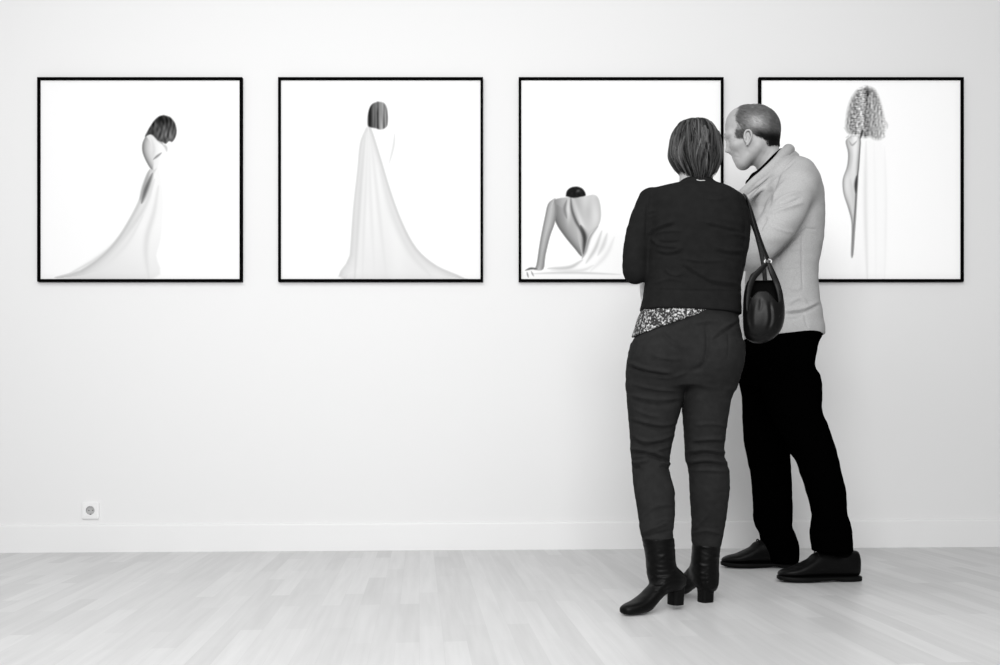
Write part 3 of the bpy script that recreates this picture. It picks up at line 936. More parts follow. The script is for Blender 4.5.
    sdf_obj('scarf', scarf, (P(636, 0, YW)[0], 3.47, P(0, 316, YW)[2]), (P(704, 0, YW)[0] + .02, 3.6, P(0, 180, YW)[2]), .004, M_SCARF, root, (), .001, (80, 40, 20))

    # ---- boots
    def boot(name_side, heel, ang, lift, shaft_rows):
        st = Stack(shaft_rows, 2.1)
        rows = [(0.0, .058 + lift, .110, .018), (.012, .054 + lift, .125, .028), (.04, .054 + lift * .9, .135, .0335), (.08, .048 + lift * .6, .128, .034),
                (.115, .028 + lift * .3, .098, .036), (.15, .006, .068, .0395), (.185, .001, .047, .039), (.215, .001, .038, .033), (.236, .004, .031, .023), (.246, .009, .024, .010)]
        rows = [(a * 1.06, b, c, d) for a, b, c, d in rows]

        def fn(p):
            d = foot_loft(p, heel, ang, rows)
            return smin(d, st(p), .022)
        h = np.array(heel)
        topz = st.z1
        lo = np.minimum(h, h + .27 * np.array([math.cos(ang), math.sin(ang), 0])) - np.array([.07, .07, .02]); hi = np.maximum(h, h + .27 * np.array([math.cos(ang), math.sin(ang), 0])) + np.array([.09, .09, 0])
        hi[2] = topz + .02
        fo = []
        xs = [r[1] for r in shaft_rows]; xe = [r[2] for r in shaft_rows]
        rr = np.random.RandomState(int(abs(heel[0]) * 1000))
        x0, x1 = min(xs), max(xe)
        for y0 in np.arange(shaft_rows[0][0] + 5, shaft_rows[-1][0] + 6, 3.1):
            a = rr.uniform(-4, 4); c0 = rr.uniform(x0, x0 + .5 * (x1 - x0)); c1 = c0 + rr.uniform(.35, .7) * (x1 - x0)
            fo.append(([(c0, y0 + a), ((c0 + c1) / 2, y0 + rr.uniform(-.5, 2)), (c1, y0 - a)], rr.uniform(.9, 1.5), rr.choice([.0018, .0010, -.0015])))
        b = sdf_obj('ankle_boot', fn, lo, hi, .0030, M_LEATHER, root, fo, .0004, (60, 60, 160), seed=3)
        # stacked heel
        V = []; F = []
        ca, sa = math.cos(ang), math.sin(ang)
        n = 20
        for z, k, sh in ((0.0 + lift * 1.02, .88, .004), (.002 + lift, .92, .004), (.03 + lift, .93, .002), (.072 + lift, 1.06, 0.0)):
            for i in range(n):
                t = 2 * math.pi * i / n
                a = .031 + sh * .5 + math.copysign(abs(math.cos(t)) ** .55, math.cos(t)) * .0255 * k; bb = math.copysign(abs(math.sin(t)) ** .7, math.sin(t)) * .027 * k
                V.append((heel[0] + a * ca - bb * sa, heel[1] + a * sa + bb * ca, heel[2] + z))
        for l in range(3):
            for i in range(n):
                j = (i + 1) % n; F.append((l * n + i, l * n + j, l * n + n + j, l * n + n + i))
        F.append(tuple(range(n))[::-1]); F.append(tuple(range(3 * n, 4 * n)))
        mesh_obj('heel', V, F, M_SOLE, b, smooth=False)
        return b
    hx, hy = P(683.0, 0, 3.365)[0], 3.365
    boot('left', (hx, hy, fz(hx)), math.radians(180 + 31), .0155,
         [(537.5, 641.5, 674, 3.342, .050), (546, 643.5, 674.5, 3.342, .050), (556, 645.3, 675.2, 3.342, .049), (566, 646.2, 676.3, 3.342, .049), (574, 646.8, 678.5, 3.342, .048), (582, 650, 681, 3.340, .042), (588, 656, 681, 3.340, .030)])
    hx, hy = P(711.5, 0, 3.452)[0], 3.452
    boot('right', (hx, hy, fz(hx)), math.radians(90 + 27), 0.0,
         [(541, 692.6, 720.8, 3.482, .048), (552, 692, 719.5, 3.482, .048), (562, 691, 718.8, 3.482, .048), (570, 691, 718.8, 3.482, .046), (580, 693, 718.8, 3.480, .040), (587, 697, 717.5, 3.478, .028), (591, 701, 715.5, 3.476, .016)])

    # ---- the body under the clothes
    hl = hand(P(663, 235, YW + .225), (.25, .55, .55), (.3, -.3, .3), (-.8, .2, .3), k=.92)
    hr = hand(P(705, 245, YW + .215), (-.45, .5, .45), (-.2, -.3, .3), (.8, .2, .3), k=.92)
    hc = P(696, 146, YW)

    def body(p):
        d = torso(p, -.028)
        d = smin(d, smin(hip(p, -.018), smin(legL(p, -.012), legR(p, -.012), .01), .03), .03)
        d = smin(d, np.minimum(chain(p, armL, 4, -.012), chain(p, foreL, 4, -.010)), .015)
        d = smin(d, np.minimum(chain(p, armR, 4, -.012), chain(p, foreR, 4, -.010)), .015)
        d = np.minimum(d, np.minimum(caps(p, hl), caps(p, hr)))
        # feet inside the boots
        for hxx, hyy, an, shx in ((P(683.0, 0, 3.365)[0], 3.365, math.radians(211), 660), (P(711.5, 0, 3.452)[0], 3.452, math.radians(117), 705.5)):
            f = np.array([math.cos(an), math.sin(an), 0]); h0 = np.array([hxx, hyy, fz(hxx)])
            ya = 3.342 if an > 2.5 else 3.482
            d = smin(d, chain(p, [(*P(shx, 528, ya + .006), .028), (*P(shx, 555, ya), .030), (*(h0 + f * .06 + [0, 0, .10]), .026)], 4), .01)
            d = smin(d, chain(p, [(*(h0 + f * .05 + [0, 0, .095]), .026), (*(h0 + f * .12 + [0, 0, .06]), .024), (*(h0 + f * .19 + [0, 0, .027]), .018), (*(h0 + f * .225 + [0, 0, .022]), .012)], 4), .01)
        # neck and head, turned a little to her right
        d = smin(d, cap(p, P(696, 190, YW + .0), P(696.5, 160, YW + .012), .058, .054), .03)
        q = p - hc.astype(np.float32)
        yw = math.radians(-14)
        f = q[:, 1] * math.cos(yw) - q[:, 0] * math.sin(yw); r = q[:, 0] * math.cos(yw) + q[:, 1] * math.sin(yw); u = q[:, 2]
        L = np.stack([r, f, u], 1)
        h = ell(L, (0, 0, .010), (.070, .084, .070))
        h = smin(h, ell(L, (0, .045, -.035), (.058, .052, .075)), .04)
        for s in (-1, 1):
            h = smin(h, cap(L, (s * .055, .0, -.05), (s * .014, .078, -.098), .020, .017), .03)
            h = smin(h, ell(L, (s * .032, .075, -.028), (.022, .018, .016)), .02)
        h = smin(h, cap(L, (0, .09, .0), (0, .108, -.035), .008, .012), .018)
        h = smin(h, ell(L, (0, .092, -.065), (.022, .010, .007)), .008); h = smin(h, ell(L, (0, .09, -.075), (.018, .010, .008)), .006)
        for s in (-1, 1):
            h = np.maximum(h, -ell(L, (s * .03, .103, .002), (.016, .014, .010)))
            h = np.minimum(h, ell(L, (s * .03, .086, .001), (.0125, .0125, .0125)))
            h = smin(h, ell(L, (s * .076, .0, -.01), (.008, .018, .032)), .008)
        return smin(d, h, .025)
    sdf_obj('body', body, (P(620, 0, 3.3)[0] - .02, 3.18, -.0), (P(750, 0, YW)[0] + .04, 3.82, P(0, 118, YW)[2]), .0040, M_SKIN_W, root)

    # ---- hair: under-volume and locks falling from the crown
    HR = [(119.4, 692, 699, YW, .012), (121, 684, 705.5, YW, .043), (123.6, 679, 710, YW, .064), (127, 676, 713.5, YW, .079), (135, 672.2, 718, YW, .092), (146, 670, 720.3, YW, .098), (155, 669.4, 721.2, YW, .098),
          (162, 671.2, 720.4, YW, .095), (169, 675, 718, YW, .088), (175, 679.5, 715.5, YW - .002, .080), (181, 683.5, 712, YW - .002, .070), (185, 686, 709, YW - .002, .062)]
    HS = Stack(HR, 2.1)
    inner = Stack([r for r in HR if r[0] < 182], 2.1)

    def under(p):
        d = inner(p, -.010)
        # leave the face free at the front
        face = ell(p, P(701, 157, YW + .11), (.060, .085, .085))
        return smax(d, -face, .01)
    hair = sdf_obj('hair', under, (P(660, 0, YW)[0], 3.28, P(0, 180, YW)[2]), (P(730, 0, YW)[0], 3.56, P(0, 114, YW)[2]), .0036, M_HAIRB, root)
    paths = []; rad = []; ton = []
    r = np.random.RandomState(21)
    M = 16
    ztop, zbot = P(0, 119.6, YW)[2], P(0, 185.0, YW)[2]
    M = 12
    for lock in range(1000):
        ph = r.uniform(0, 2 * math.pi)
        fr = math.sin(ph)                       # +1 at the face, -1 at the back of the head
        full = zbot + (0.0 if fr < .35 else .03 + .05 * (fr - .35)) + abs(math.cos(ph)) ** 3 * .044
        layer = r.rand()
        t0 = r.uniform(0, .08) if layer < .45 else r.uniform(.12, .62)
        t1 = min(1.0, t0 + (r.uniform(.55, 1.0) if layer < .45 else r.uniform(.3, .5)))
        if r.rand() < .3: t1 = 1.0 + r.uniform(-.04, .03)
        sweepa = r.normal(0, .16) + .06 * math.cos(ph)
        lift = r.uniform(-.006, .003) + (.005 if layer > .45 else 0) * r.rand()
        flick = r.normal(-.005, .004)
        tone = float(np.clip(r.normal(.055, .042), .005, .17)) * (1.5 if r.rand() < .2 else 1)
        wid = r.uniform(.018, .04)
        for s in range(r.randint(9, 15)):
            u = np.linspace(0, 1, M)
            t = t0 + (t1 + r.uniform(-.03, .03) - t0) * u
            z = ztop + (full - ztop) * np.sign(t) * np.abs(t) ** 1.35
            a = ph + r.normal(0, wid) * (1 - .75 * u) + sweepa * u + .05 * np.sin(u * 4 + lock)
            xc, yc, rx, ry = HS.at(z)
            w_ = np.abs((a - 4.66 + math.pi) % (2 * math.pi) - math.pi)
            part = np.exp(-(w_ / .15) ** 2)
            o = lift + r.normal(0, .0014) - .006 * part * np.clip((t - .03) * 5, 0, 1) * np.clip((.8 - t) * 4, 0, 1) + .002 * np.sin(u * 3.1) - .006
            o = np.minimum(o + flick * u ** 3 + .0028 * (math.sin(5 * ph + 1.0) + math.sin(9 * ph + 2.0)) * np.sin(np.pi * np.clip(t, 0, 1)) ** .5, .0045)
            paths.append(np.stack([xc + (rx + o) * np.cos(a), yc + (ry + o) * np.sin(a), z], 1))
            rad.append(r.uniform(.0006, .0009)); ton.append(tone * r.uniform(.88, 1.14))
    V, F, T = strands_mesh(paths, rad, ton)
    tag(mesh_obj('hair_locks', V, F, M_HAIR, hair, colors=T), kind='stuff')
    return root


# ================================================================== THE MAN
YM = 4.10


def man():
    base = P(800, 575, YM)
    root = empty('person', (base[0], YM, fz(base[0])))
    tag(root, 'person with short grey hair in pale shawl-collar cardigan and black trousers, in profile', 'person')
    near, far = 3.93, 4.31
    legN = Stack([(333, 762, 822, YM - .06, .115), (345, 762, 816, YM - .07, .115), (365, 761, 813.5, YM - .09, .105), (377, 761, 819.5, YM - .10, .100), (396, 764, 821, YM - .115, .095),
                  (410, 769, 821, YM - .125, .09), (425, 777, 827, YM - .135, .085), (440, 785, 832, YM - .145, .082), (453, 791, 836, YM - .15, .08), (462, 797, 838, YM - .155, .078),
                  (474, 801, 840.5, YM - .16, .076), (490, 806.5, 844.5, YM - .165, .074), (510, 812, 845.8, YM - .17, .072), (516, 813, 847, YM - .17, .072), (525, 811.5, 850, YM - .172, .074),
                  (534, 810.5, 851.2, YM - .172, .076), (551, 813, 852, YM - .174, .078)], 2.2)
    legF = Stack([(333, 748, 800, YM + .06, .11), (350, 744, 798, YM + .07, .11), (367, 740, 797, YM + .09, .105), (380, 739, 796, YM + .11, .10), (396, 742.5, 794, YM + .125, .095),
                  (414, 743.2, 791.5, YM + .145, .09), (435, 743.6, 790, YM + .16, .085), (446, 745, 789.5, YM + .17, .08), (465, 749.3, 790, YM + .185, .078), (483, 752.2, 791, YM + .195, .076),
                  (510, 753.6, 792, YM + .205, .074), (518, 753.6, 791.8, YM + .207, .074), (526, 755.5, 791.5, YM + .208, .074), (533, 759.5, 794.5, YM + .21, .076), (545, 762, 798, YM + .212, .078),
                  (556, 766, 798, YM + .212, .078), (561, 768, 798, YM + .212, .078)], 2.2)
    hipS = Stack([(318, 750, 816, YM, .16), (333, 748, 818, YM, .165), (350, 746, 811.5, YM, .17), (367, 745, 809, YM, .165), (385, 750, 806, YM, .14)], 2.2)

    def trousers(p, g=0.0):
        d = smin(legN(p, g), legF(p, g), .012)
        return smin(d, hipS(p, g), .03)
    sdf_obj('trousers', trousers, (P(733, 0, 4.3)[0] - .02, 3.78, P(0, 566, 4.33)[2]), (P(858, 0, 3.95)[0] + .04, 4.45, P(0, 316, YM)[2]), .0048, M_BLACKT, root,
            [([(812, 360), (790, 368), (770, 372)], 2, .004), ([(820, 410), (800, 416), (780, 414)], 2, .004), ([(812, 525), (830, 530), (848, 524)], 1.8, .004), ([(811, 536), (830, 541), (850, 535)], 1.8, .004)], .0008, (30, 30, 70), seed=6)

    # ---- cardigan
    torso = Stack([(160, 772, 799, YM - .01, .075), (164, 766, 806, YM - .01, .115), (169, 761, 811, YM - .01, .150), (176, 756, 814.5, YM - .01, .172), (185, 752, 818, YM - .01, .185),
                   (197, 749, 820.5, YM, .19), (212, 748, 821.3, YM, .188), (228, 748, 821.2, YM, .182), (245, 748, 819.8, YM, .176), (261, 748, 816.8, YM, .170), (277, 747, 815.3, YM, .166),
                   (298, 746, 816.8, YM, .168), (314, 746, 819.6, YM, .174), (328, 746, 821.8, YM, .178), (340, 746, 822, YM, .178)], n=2.25)
    armN = [N4(797, 189, 3.92, .071), N4(787, 209, 3.885, .076), N4(775, 228, 3.87, .073), N4(762, 244, 3.87, .066), N4(751, 256, 3.88, .061)]
    foreN = [N4(752, 257, 3.90, .060), N4(738, 255, 3.97, .052), N4(722, 248, 4.08, .045), N4(712, 244, 4.14, .040)]
    armF = [N4(787, 188, 4.27, .072), N4(776, 210, 4.30, .066), N4(764, 232, 4.32, .062), N4(752, 252, 4.31, .056)]
    foreF = [N4(752, 252, 4.31, .056), N4(738, 250, 4.24, .050), N4(728, 246, 4.14, .044), N4(722, 243, 4.08, .038)]
    cn = [N4(788.5, 150.5, YM, .026), N4(785, 153.5, YM - .050, .025), N4(777, 162, YM - .104, .0225), N4(767, 172, YM - .124, .022), N4(756, 182, YM - .122, .023), N4(744, 193.5, YM - .092, .023), N4(736, 201, YM - .03, .02)]
    cf = [(x, 2 * YM - y, z, r) for x, y, z, r in cn]
    cn2 = [N4(793, 157, YM, .025), N4(789, 160.5, YM - .06, .023), N4(780, 168.5, YM - .105, .018), N4(768.5, 179, YM - .120, .0175), N4(756, 190, YM - .120, .0175), N4(744, 201, YM - .090, .017)]
    cf2 = [(x, 2 * YM - y, z, r) for x, y, z, r in cn2]
    neckA, neckB = P(765, 150, YM), P(778, 183, YM)

    def cardigan(p):
        d = torso(p)
        a = np.minimum(chain(p, armN), chain(p, foreN)); b = np.minimum(chain(p, armF), chain(p, foreF))
        kz = np.interp(p[:, 2], [P(0, 236, YM)[2], P(0, 200, YM)[2]], [.006, .06]).astype(np.float32)
        d = smin(d, a, kz); d = smin(d, b, .016)
        c = np.minimum(chain(p, cn2), chain(p, cf2))
        d = smin(d, c, .010)
        # neck opening and the open front
        d = smax(d, -cap(p, neckA, P(770, 178, YM), .064, .066), .006)
        d = smax(d, -cap(p, P(752, 176, YM), P(744, 186, YM), .045, .03), .008)
        zh = P(0, 336.5, YM)[2] + (p[:, 0] - P(800, 0, YM)[0]) * .04
        return smax(d, zh - p[:, 2], .006)
    X2 = lambda *q: [(720 + x / 8.316, 140 + y / 8.316) for x, y in q]
    X3 = lambda *q: [(720 + x / 8.316, 210 + y / 8.316) for x, y in q]
    X4 = lambda *q: [(720 + x / 8.316, 280 + y / 8.316) for x, y in q]
    cfold = [(X2((640, 155), (520, 245), (430, 320), (340, 395), (250, 480)), 1.7, -.010), (X2((640, 105), (535, 203), (445, 284), (345, 354), (225, 466)), 1.5, -.009), (X2((500, 270), (450, 380), (420, 470), (400, 560)), 1.7, -.009), (X2((440, 380), (400, 450), (360, 540), (320, 640)), 1.7, -.008),
             (X2((560, 330), (490, 400), (440, 500)), 1.7, .007), (X2((440, 540), (540, 470), (660, 430)), 1.8, .007), (X2((430, 575), (560, 530), (680, 480)), 1.6, -.006), (X2((420, 610), (560, 560), (690, 520)), 1.8, .006),
             (X2((380, 390), (330, 470), (290, 540)), 1.7, .007), (X2((420, 400), (360, 500), (330, 590)), 1.7, -.007),
             (X3((390, 60), (350, 130), (330, 180)), 1.6, -.008), (X3((720, 150), (600, 250), (520, 330), (430, 410)), 1.4, -.012), (X3((720, 150), (760, 158), (800, 162)), 0.9, -.004),
             (X3((686, 190), (682, 330), (684, 470), (690, 660)), 0.9, -.005), (X3((260, 220), (320, 260), (380, 330)), 1.5, .004), (X3((500, 340), (490, 450), (520, 560)), 2.2, -.003),
             (X3((560, 330), (640, 320), (680, 330)), 1.5, .002), (X3((540, 480), (620, 470), (680, 480)), 1.4, .002), (X3((420, 130), (520, 170), (620, 190)), 1.8, .0025),
             (X4((540, 285), (690, 268), (830, 205)), 1.5, -.008), (X4((540, 255), (690, 235), (820, 180)), 1.8, .006), (X4((550, 330), (640, 318), (700, 285)), 1.3, -.003), (X4((560, 200), (660, 150), (730, 200)), 2, .006),
             (X4((700, 290), (715, 350), (735, 400)), 0.9, -.005), (X4((560, 60), (640, 80), (680, 40)), 1.5, .003)]
    cg = sdf_obj('cardigan', cardigan, (P(700, 0, 4.1)[0], 3.76, P(0, 342, YM)[2]), (P(832, 0, YM)[0] + .03, 4.44, P(0, 145, YM)[2]), .0036, M_KNIT, root, cfold, .0008, (35, 35, 60), seed=8)

    def collar(p):
        return np.minimum(chain(p, cn), chain(p, cf))
    sdf_obj('shawl_collar', collar, (P(728, 0, YM)[0], 3.96, P(0, 208, YM)[2]), (P(800, 0, YM)[0], 4.24, P(0, 140, YM)[2]), .0036, M_KNIT, cg, [(X2((640, 88), (520, 188), (430, 270), (330, 340), (210, 445)), 1.2, -.003)], .0006, (60, 60, 60))

    def tee(p):
        ring = [N4(781.5, 151, YM, .012), N4(780, 152.5, YM - .04, .013), N4(773.5, 159, YM - .062, .014), N4(764, 169, YM - .066, .015), N4(756, 177, YM - .05, .018), N4(753, 181, YM, .019)]
        r2 = [(x, 2 * YM - y, z, r) for x, y, z, r in ring]
        d = smin(np.minimum(chain(p, ring), chain(p, r2)), ell(p, P(754, 179, YM - .02), (.017, .05, .026)), .01)
        d = smin(d, ell(p, P(768, 192, YM), (.085, .10, .06)), .01)
        return d
    sdf_obj('t_shirt', tee, (P(742, 0, YM)[0], 3.97, P(0, 206, YM)[2]), (P(794, 0, YM)[0], 4.23, P(0, 146, YM)[2]), .0036, M_TEE, root)

    # ---- shoes
    def shoe(heel, ang, L):
        k = L / .32
        rows = [(0.0, .024, .100, .018), (.012, .019, .118, .031), (.05, .018, .116, .0385), (.09, .018, .108, .040), (.13, .018, .112, .041), (.165, .018, .104, .045), (.205, .018, .083, .050),
                (.25, .018, .060, .049), (.285, .020, .050, .040), (.305, .022, .043, .028), (.317, .025, .034, .012)]
        rows = [(a * k, b, c, d) for a, b, c, d in rows]
        h = np.array(heel); f = np.array([math.cos(ang), math.sin(ang), 0])
        e = h + f * L
        lo = np.minimum(h, e) - np.array([.08, .08, .015]); hi = np.maximum(h, e) + np.array([.08, .08, 0]); hi[2] = h[2] + .15

        def up(p):
            d = foot_loft(p, h, ang, rows)
            q = p - h.astype(np.float32)
            a = q @ f.astype(np.float32)
            # tongue rising over the instep
            d = smin(d, cap(p, h + f * .12 * k + [0, 0, .108], h + f * .17 * k + [0, 0, .086], .021, .023), .02)
            return d
        s = sdf_obj('dress_shoe', up, lo, hi, .0030, M_LEATHER, root, (), .0003, (80, 80, 80))
        srows = [(-.004, .003, .020, .012), (.0, .001, .021, .024), (.03, .0, .021, .0385), (.075, .0, .021, .0395), (.088, .004, .021, .0395), (.105, .006, .021, .0405), (.16, .003, .021, .0465), (.21, .0, .022, .0525),
                 (.25, .001, .022, .0515), (.285, .003, .023, .0425), (.308, .006, .024, .030), (.320, .009, .024, .013)]
        srows = [(a * k, b, c, d) for a, b, c, d in srows]
        sdf_obj('sole', lambda p: foot_loft(p, h, ang, srows, 6.0), lo, hi, .0030, M_SOLE, s, it=1)
        sk = [(*(h + f * .062 * k + [0, 0, .08]), .030), (*(h + f * .070 * k + [0, 0, .12]), .038), (*(h + f * .080 * k + [0, 0, .17]), .039)]
        sdf_obj('sock', lambda p: chain(p, sk, 3), h + f * .05 - [.09, .09, 0] + [0, 0, .02], h + f * .05 + [.09, .09, .23], .0045, M_TEE, root, it=1)
        g = np.array([-f[1], f[0], 0])
        for i, (a, z) in enumerate(((.130, .136), (.149, .129), (.168, .117))):
            c = h + f * a * k + np.array([0, 0, z])
            V, F = sweep([c - g * .027 + [0, 0, -.014], c - g * .014 + [0, 0, -.001], c + [0, 0, .003], c + g * .014 + [0, 0, -.001], c + g * .027 + [0, 0, -.014]], .0028, .0018, up=(0, 0, 1), n=4, k=8)
            mesh_obj('lace', V, F, M_SOLE, s)
        return s
    hx = P(859.5, 0, near)[0]; hN = (hx, near, fz(hx)); aN = math.radians(180 + 3)
    shoe(hN, aN, .328)
    hx = P(797.5, 0, far)[0] + .005; hF = (hx, far + .0, fz(hx)); aF = math.radians(180 - 1)
    shoe(hF, aF, .335)

    # ---- body: head, neck and what the clothes cover
    hd = P(754, 130, YM)
    s = .00410
    yaw = math.radians(10)

    def q(px, py, l=0.0):
        return ((px - 754) * s, l, (130 - py) * s)

    def to_local(p):
        r = p - hd.astype(np.float32)
        c_, s_ = math.cos(yaw), math.sin(yaw)
        return np.stack([r[:, 0] * c_ - r[:, 1] * s_, r[:, 0] * s_ + r[:, 1] * c_, r[:, 2]], 1)

    def to_world(L):
        c_, s_ = math.cos(yaw), math.sin(yaw)
        L = np.asarray(L, float)
        return np.stack([L[..., 0] * c_ + L[..., 1] * s_, -L[..., 0] * s_ + L[..., 1] * c_, L[..., 2]], -1) + hd

    def cranium(L):
        h = ell(L, q(753.8, 130), (24.9 * s, .079, 24.2 * s))
        h = smin(h, ell(L, q(741, 124), (15.0 * s, .064, 17.0 * s)), .025)
        return h

    def head(L):
        h = cranium(L)
        h = smin(h, ell(L, q(744, 144), (15.5 * s, .060, 19 * s), pitch=.25), .035)
        for l in (-1, 1):
            h = smin(h, cap(L, q(757, 150, l * .052), q(744, 163, l * .018), .022, .019), .035)
            h = smin(h, ell(L, q(737, 146.5, l * .042), (.021, .019, .017)), .022)      # cheekbone
            h = smin(h, ell(L, q(730.2, 135.3, l * .024), (.019, .026, .012)), .016)    # brow
        h = smin(h, ell(L, q(742.8, 162), (5.8 * s, .024, 5.2 * s)), .022)
        h = smin(h, cap(L, q(730.8, 139), q(729.1, 147.8), .0085, .0105), .016)         # nose
        h = smin(h, ell(L, q(728.5, 149.6), (.0128, .0105, .0082)), .006)
        for l in (-1, 1):
            h = smin(h, ell(L, q(732.0, 150.4, l * .0125), (.0115, .007, .0078)), .007)
        h = smin(h, ell(L, q(738.6, 157.2), (.0185, .030, .0165)), .012)                  # mouth
        h = smin(h, ell(L, q(735.7, 157.2), (.010, .020, .0055)), .005); h = smin(h, ell(L, q(736.9, 160.2), (.010, .018, .006)), .005)
        for l in (-1, 1):
            h = smax(h, -ell(L, q(726.8, 142.0, l * .034), (.0145, .018, .0105)), .008)  # eye sockets
            h = np.minimum(h, ell(L, q(732.6, 141.4, l * .033), (.0125, .0125, .0125)))
            h = smin(h, cap(L, q(729.6, 139.4, l * .022), q(732.5, 140.0, l * .046), .0042, .0042), .004)
        # ears: a shell with a rolled rim and a lobe
        def ear(px, py, l):
            return q(746.4 + (px - 747.3) * .86, 142.8 + (py - 136.5) * .86, l)
        for l in (-1, 1):
            e = ell(L, ear(747.2, 136, l * .079), (3.1 * s, .007, 6.6 * s), pitch=-.12)
            rim = [(*ear(744.3, 139, l * .080), .0036), (*ear(743.4, 134, l * .084), .004), (*ear(745.2, 129.6, l * .088), .0042), (*ear(748.6, 128.6, l * .091), .0044), (*ear(751, 131.5, l * .092), .0044),
                   (*ear(751.2, 136.5, l * .090), .004), (*ear(749.3, 141.5, l * .086), .004), (*ear(747, 144.6, l * .081), .0054)]
            e = smin(e, chain(L, rim, 3), .004)
            e = smax(e, -ell(L, ear(747, 136.8, l * .089), (1.5 * s, .009, 3.8 * s)), .003)
            e = smin(e, ell(L, ear(744.9, 137.5, l * .084), (.004, .005, .006)), .003)
            h = smin(h, e, .006)
        return h
    hn = hand(P(711, 244, 4.145), (-.25, .9, .1), (.1, .1, 1), (-1, -.2, 0), k=1.05)
    hf = hand(P(721, 243, 4.07), (-.25, -.9, .1), (.1, .1, 1), (-1, .2, 0), k=1.05)

    def body(p):
        d = torso(p, -.022)
        d = smin(d, smin(hipS(p, -.02), smin(legN(p, -.018), legF(p, -.018), .01), .03), .03)
        d = smin(d, np.minimum(chain(p, armN, 4, -.02), chain(p, foreN, 4, -.014)), .015)
        d = smin(d, np.minimum(chain(p, armF, 4, -.018), chain(p, foreF, 4, -.014)), .015)
        d = smax(d, -cap(p, neckA, P(770, 172, YM), .066, .060), .006)
        d = np.minimum(d, np.minimum(caps(p, hn), caps(p, hf)))
        for h0, an, ax_ in ((hN, aN, 830), (hF, aF, 773)):
            h0 = np.array(h0); f = np.array([math.cos(an), math.sin(an), 0])
            d = smin(d, chain(p, [(*(P(ax_, 505, h0[1])), .036), (*(h0 + f * .086 + [0, 0, .17]), .031), (*(h0 + f * .07 + [0, 0, .11]), .030), (*(h0 + f * .06 + [0, 0, .06]), .024)], 4), .01)
            d = smin(d, chain(p, [(*(h0 + f * .05 + [0, 0, .052]), .028), (*(h0 + f * .15 + [0, 0, .046]), .024), (*(h0 + f * .22 + [0, 0, .036]), .014), (*(h0 + f * .28 + [0, 0, .033]), .008)], 4), .01)
        nk = chain(p, [(*P(783, 188, YM), .080), (*P(773.5, 169, YM), .060), (*P(766, 155, YM), .057), (*P(762, 142, YM), .060)], 4)
        d = smin(d, nk, .02)
        m = p[:, 2] > P(0, 185, YM)[2]
        h = np.full(len(p), 1.0, np.float32)
        if m.any(): h[m] = head(to_local(p[m]))
        return smin(d, h, .022)
    sdf_obj('body', body, (P(700, 0, 4.1)[0], 3.78, 0.0), (P(860, 0, 3.9)[0] + .03, 4.44, P(0, 97, YM)[2]), .0036, M_SKIN_M, root, [([(733, 157.4), (736.5, 157.3), (740, 157.6)], .8, -.0022), ([(733, 150), (737.5, 153), (740, 157)], 1.2, -.0010),
            ([(730, 140.5), (734, 140.8), (738, 142)], .9, -.0022), ([(729, 120), (732, 121), (735, 121)], .8, -.001), ([(728, 126), (731, 127), (734, 127)], .8, -.001),
            ([(747, 150), (751, 156), (752, 164)], 2.0, -.002), ([(766, 147), (760, 158), (754, 168)], 1.6, .002), ([(772, 150), (767, 158), (760, 168)], 1.4, -.002)], it=1)

    # ---- hair: short cropped, thin on top, dark at the nape
    r = np.random.RandomState(5)
    paths = []; rad = []; ton = []
    n = 0
    nape = [(*P(773.5, 169, YM), .060), (*P(766, 155, YM), .057), (*P(762, 142, YM), .060)]

    def scalp(L):
        h = smin(cranium(L), ell(L, q(744, 144), (15.5 * s, .060, 19 * s), pitch=.25), .035)
        return smin(h, chain(to_world(L), nape, 2), .022)

    def headsurf(L):   # slide points out to the scalp
        for _ in range(6):
            d = scalp(L)
            e = 1e-3
            g = np.stack([scalp(L + np.array([e, 0, 0])) - d, scalp(L + np.array([0, e, 0])) - d, scalp(L + np.array([0, 0, e])) - d], 1) / e
            g /= np.linalg.norm(g, axis=1)[:, None] + 1e-9
            L = L - g * d[:, None]
        return L, g
    u = r.normal(size=(34000, 3)); u /= np.linalg.norm(u, axis=1)[:, None]
    L0 = np.array(q(754, 128)) + u * .1
    L0, g = headsurf(L0)
    lat = np.abs(L0[:, 1])
    Wn = to_world(np.stack([L0[:, 0], -lat, L0[:, 2]], 1))
    X_ = 500 + Wn[:, 0] / Wn[:, 1] * FOC; Y_ = HOR - (Wn[:, 2] - CAMZ) / Wn[:, 1] * FOC
    # region: side line in front of the ear, above it, and down behind it to the nape; bald forehead
    front = 734.6 + np.clip((.05 - lat) / .04, 0, 1) * 4.0 + np.clip(Y_ - 127, 0, 12) * .05 + r.normal(0, .8, len(X_))
    lowline = np.where(X_ < 742.5, 136.5, np.where(X_ < 750.5, 128.0, np.minimum(130.5 + (X_ - 750.5) * .95, 144.5)))
    keep = (X_ > front) & (Y_ < lowline + r.normal(0, .7, len(X_)))
    # thinning over the crown
    thin = np.clip((Y_ - 105) / 9, .12, 1) * np.where(Y_ > 129, 1, np.clip((X_ - front + .8) / 5, .25, 1))
    temple = (X_ < 742.5) & (Y_ > 121) & (Y_ < 129)
    keep &= r.rand(len(X_)) < thin * np.where(temple, .25, 1)
    L0, g, X_, Y_, lat = L0[keep], g[keep], X_[keep], Y_[keep], lat[keep]
    flow = np.stack([np.full(len(X_), 1.0), np.zeros(len(X_)), -0.75 - .5 * np.clip((X_ - 756) / 20, 0, 1)], 1) + r.normal(0, .16, (len(X_), 3))
    flow[Y_ < 110] += np.array([0, 0, .45])
    flow -= g * (flow * g).sum(1)[:, None]; flow /= np.linalg.norm(flow, axis=1)[:, None]
    ln = r.uniform(.014, .030, len(X_)) * np.clip((150 - Y_) / 18, .35, 1)
    M = 5
    t = np.linspace(0, 1, M)[None, :, None]
